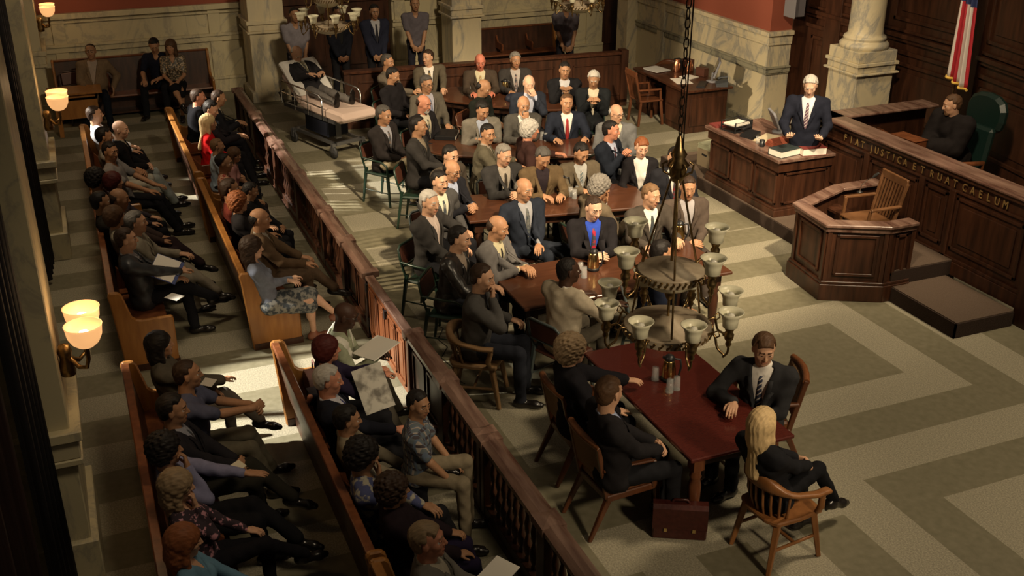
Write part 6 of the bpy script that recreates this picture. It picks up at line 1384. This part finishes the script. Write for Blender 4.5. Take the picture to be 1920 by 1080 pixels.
person('grey-haired person in a dark suit and pale floral tie by the low partition', 966, 113, -12, skin=TAN, hair='thick', hc='grey', tc=(.05,.045,.042), shirt=(.42,.38,.36), tie=(.3,.22,.2), tiek='print', arms=('table','table'), turn=8, nod=6, lean=2, det=1, chair=gc('metal chair of the person with the pale floral tie'), **GJ)
person('black-haired person in a black suit rubbing his palms at the farthest table', 1059, 132, -20, skin=OLIVE, hair='short', hc='black', tc=(.014,.013,.015), shirt=(.4,.4,.42), arms=('steeple','steeple'), turn=2, nod=8, lean=4, det=1, curl=(10,10), chair=gc('metal chair of the palm-rubbing person'), **GJ)
person('silver-haired person in a black suit with fingertips together at the farthest table', 1113, 149, -24, skin=OLIVE, hair='thick', hc='white', tc=(.014,.016,.018), shirt=CRM, arms=('steeple','steeple'), turn=0, nod=24, lean=0, det=1, curl=(30,30), chair=gc('metal chair of the silver-haired person'), **GJ)
person('white-haired person in a navy jacket covering his mouth with one hand', 992, 157, -8, skin=PALE, hair='ring', hc='white', tc=(.03,.035,.05), shirt=(.45,.48,.6), arms=('lap','mouth'), turn=-4, nod=10, lean=6, det=1, curl=(20,35), chair=gc('metal chair of the person covering his mouth'), **GJ)
person('balding person in a dark green jumper seen from the side, head bowed', 908, 165, 40, skin=OLIVE, hair='ring', hc='black', top='sweater', tc=(.018,.02,.016), arms=('lap','lap'), turn=4, nod=22, lean=10, det=1, chair=gc('curved-back chair of the person in the green jumper', True, WCH), **GJ)
# standing
person('guard in a grey uniform shirt standing beside the first stone pier', 552, 28, 4, skin=OLIVE, hair='buzz', hc='black', top='shirt', tc=(.26,.24,.27), sleeves='short', legs='stand', arms=('low','low'), turn=4, nod=6, lean=2, det=1, pants=(.025,.025,.035), belly=.03)
person('guard in a grey uniform shirt standing alone before the marble wall panel', 778, 8, -8, skin=OLIVE, hair='buzz', hc='dkbrown', top='shirt', tc=(.14,.125,.145), sleeves='short', legs='stand', arms=('low','low'), turn=2, nod=4, lean=2, det=1, pants=(.022,.022,.032))
person('guard in a grey uniform shirt whose head is hidden by a chandelier', 1062, 8, -10, skin=OLIVE, hair='buzz', hc='black', top='shirt', tc=(.15,.135,.165), sleeves='short', legs='stand', arms=('low','low'), turn=0, nod=4, lean=2, det=1, pants=(.022,.022,.032))
person('person in a navy suit and striped tie standing before the dark doors', 702, 22, 0, skin=OLIVE, hair='short', hc='black', tc=(.022,.025,.045), shirt=(.36,.36,.38), tie=(.04,.04,.05), legs='stand', arms=('low','low'), turn=0, nod=10, lean=2, det=1)
person('darkly dressed person standing behind the far chandelier by the dark doors', 634, 24, 4, skin=BROWN, hair='short', hc='black', tc=(.012,.012,.02), shirt=(.02,.02,.02), legs='stand', arms=('low','low'), turn=0, nod=10, lean=2, det=0)
person('white-haired person in a navy suit and striped tie reading by the clerk desk', 1519, 161, -38, skin=PALE, hair='thick', hc='white', tc=(.016,.018,.030), shirt=(.62,.62,.66), tie=(.10,.05,.08), tiek='stripe', legs='stand', base=.18, arms=((.20,.34,1.05,-.3,1,0,0,0,1),(-.20,.34,1.05,.3,1,0,0,0,1)), turn=0, nod=26, lean=2, det=2, curl=(50,50), pants=(.013,.014,.02))
person('black-robed person with a goatee seated on the green chair behind the bench', 1785, 197, 272, skin=LIGHT, hair='short', hc='brown', beard='ltbrown', top='robe', tc=(.016,.013,.013), arms=((.05,.40,.76,-.85,.5,0,-.5,-.6,-.4),(-.05,.40,.76,.85,.5,0,.5,-.6,-.4)), turn=-26, nod=12, lean=12, det=2, base=.42, curl=(50,50), seat=.50, pants=BLK, chair=lambda l, r: judge_chair(tuple(l+Vector((.04, .0, -.08))), radians(180)))
# patient on the stretcher
person('elderly bearded person in a dark jacket lying propped up on the stretcher', None, None, 19, loc=(G0.x-.36*cos(GA), G0.y-.36*sin(GA), .80-.80+.0), seat=.80, skin=LIGHT, hair='ring', hc='white', beard='white', tc=(.03,.028,.032), shirt=(.45,.42,.32), tie=(.2,.17,.1), tiek='print', arms=((.12,.12,1.12,-.8,.5,0),(-.12,.12,1.12,.8,.5,0)), lean=-50, nod=38, legs='bed', pants=(.17,.155,.145), det=1, flat=lambda L: [(a, a+V3(.02*(1 if a[0] > 0 else -1),.43,-.02), a+V3(.05*(1 if a[0] > 0 else -1),.84,-.04)) for a, b, c in L])
# things held or lying with people
def flatsheet(name, label, cat, px, py, z, w, d, rz, m, tiltx=0, tilty=0, th=.004):
    p = at(px, py, z); b = MB(); b.box(-w/2, w/2, -d/2, d/2, 0, th); o = b.build(name, m, loc=tuple(p)); o.rotation_euler = (radians(tiltx), radians(tilty), radians(rz)); return tag(o, label, cat)
flatsheet('paper', 'small white card in the hand of the dark-suited spectator at the pew end', 'paper', 327, 557, .70, .10, .22, -60, PAPER, 8, 10)
q_ = at(309, 503, .80); cbm = MB(); cbm.box(-.17,.17,-.125,.125,0,.004,0); cbm.box(-.18,.18,-.13,.16,-.006,0,1); cbm.box(-.04,.04,.12,.15,0,.012,2)
cb = cbm.build('clipboard', [PAPER, mat('blue card', (.05,.07,.2), .6), STEEL], loc=tuple(q_)); cb.rotation_euler = (radians(-25), radians(15), radians(-25)); tag(cb, 'white papers on a blue clipboard held by the grey-haired spectator', 'clipboard')
flatsheet('booklet', 'small cream booklet held by the dark-suited spectator in the nearest window-side pew', 'booklet', 438, 879, .72, .09, .17, 30, mat('cream paper', (.6,.55,.42), .7), 5, 10)
flatsheet('notebook', 'small white notepad held by the woman with long black hair', 'notepad', 391, 717, .80, .08, .14, -50, PAPER, 10, 25)
flatsheet('newspaper', 'folded newspaper held up by the woman with dark red hair', 'newspaper', 700, 728, .86, .25, .38, 84, NEWS, 62, -14)
flatsheet('papers', 'open white papers read by the person in the white vest', 'papers', 705, 653, .86, .34, .30, 20, PAPER, 15, -10, .008)
flatsheet('open_folder', 'open white folder read by the standing person at the clerk desk', 'folder', 1497, 233, 1.22, .22, .28, 50, PAPER, 0, 22); flatsheet('open_folder', 'second leaf of the white folder held by the standing person', 'folder', 1527, 237, 1.22, .22, .28, 50, PAPER, 0, -22)
flatsheet('paper', 'white sheet lying on the floor at the bottom edge beside the rail', 'paper', 930, 1078, .5, .2, .28, 30, PAPER, 10)
p = at(556, 688, .50)
hb = MB(); hb.ext([(-.15,0),(.15,0),(.17,.12),(.10,.20),(-.10,.20),(-.17,.12)], 1, -.08, .08); hb.tube([(-.09,0,.19),(-.06,0,.30),(.06,0,.30),(.09,0,.19)], .01, 6)
tag(hb.build('handbag', mat('dusty pink leather', (.16,.075,.06), .6), loc=(-8.45, 1.58, .402), bevel=.02), 'dusty brown handbag on the pew seat beside the white-vested spectator', 'handbag')
hb = MB(); hb.box(-.16,.16,-.10,.10,0,.16); hb.tube([(-.1,0,.15),(-.08,.02,.24),(.08,.02,.24),(.1,0,.15)], .01, 6)
tag(hb.build('handbag', mat('dark umber bag', (.03,.015,.015), .6), loc=(-8.13, 1.56, .402), bevel=.03), 'dark bag with loop handles between the pink bag and the red-haired reader', 'handbag')
# ------------------------------------------------------------------ lights
w = bpy.data.worlds.new('world'); scene.world = w; w.use_nodes = True
w.node_tree.nodes['Background'].inputs[0].default_value = (1, .80, .58, 1); w.node_tree.nodes['Background'].inputs[1].default_value = .075
def spot(name, loc, tgt, energy, angle, blend, size, col):
    l = bpy.data.lights.new(name, 'SPOT'); l.energy = energy; l.spot_size = radians(angle); l.spot_blend = blend; l.shadow_soft_size = size; l.color = col
    o = bpy.data.objects.new(name, l); COL.objects.link(o); o.location = loc; o.rotation_euler = (Vector(tgt)-Vector(loc)).to_track_quat('-Z', 'Y').to_euler(); return o
def area(name, loc, tgt, energy, size, col, sy=None):
    l = bpy.data.lights.new(name, 'AREA'); l.energy = energy; l.size = size; l.color = col; l.shape = 'RECTANGLE'; l.size_y = sy or size
    o = bpy.data.objects.new(name, l); COL.objects.link(o); o.location = loc; o.rotation_euler = (Vector(tgt)-Vector(loc)).to_track_quat('-Z', 'Y').to_euler(); return o
WARM = (1, .79, .52)
# daylight shafts through the window bays of the left wall
spot('window_shaft', (-11.2,-6.5,6.8), (-9.15,1.55,.2), 21000, 12, .4, .10, (1,.93,.8))
spot('window_shaft', (-18.2,-6.5,6.4), (-15.6,1.7,.8), 21000, 12, .4, .10, (1,.93,.8))
spot('window_shaft', (-11.8,-6.5,6.8), (-11.3,3.6,1.0), 7000, 21, .6, .25, WARM)
spot('window_shaft', (-18.2,-6.5,6.8), (-15.0,4.6,.8), 5000, 19, .6, .25, WARM)
spot('window_shaft', (-10.2,-6.5,6.8), (-15.2,10.8,1.2), 11000, 19, .7, .3, WARM)
spot('window_shaft', (-5.2,-6.5,6.8), (-8.3,4.4,1.0), 3000, 13, .6, .3, WARM)
# unseen spots: one key from the camera side, others added to brighten the court
spot('unseen_spot', (-4.5,9.0,9.0), (-7.0,6.4,0), 2000, 58, .8, .7, WARM)
spot('unseen_spot', (-9.0,9.2,9.0), (-11.8,7.4,0), 1400, 62, .7, .7, WARM)
spot('unseen_spot', (-2.0,5.0,9.6), (-13.2,6.3,0), 11500, 33, .55, .18, WARM)
spot('unseen_spot', (-5.0,3.0,8.5), (-12.0,11.5,1.0), 3600, 46, .8, .4, WARM)
spot('unseen_spot', (-4.5,3.0,7.5), (-20.5,1.0,.9), 1700, 20, .7, .25, WARM)
spot('unseen_spot', (1.5,5.0,6.0), (-6.4,4.0,1.2), 1500, 30, .7, .4, WARM)
spot('unseen_spot', (-8.0,5.5,8.6), (-20.6,6.6,1.3), 3200, 40, .8, .5, WARM)
spot('unseen_spot', (-11.0,1.0,9.0), (-13.5,1.2,0), 700, 62, .8, .8, WARM)
spot('unseen_spot', (-3.5,3.0,8.5), (-7.4,.9,.8), 650, 38, .8, .8, WARM)
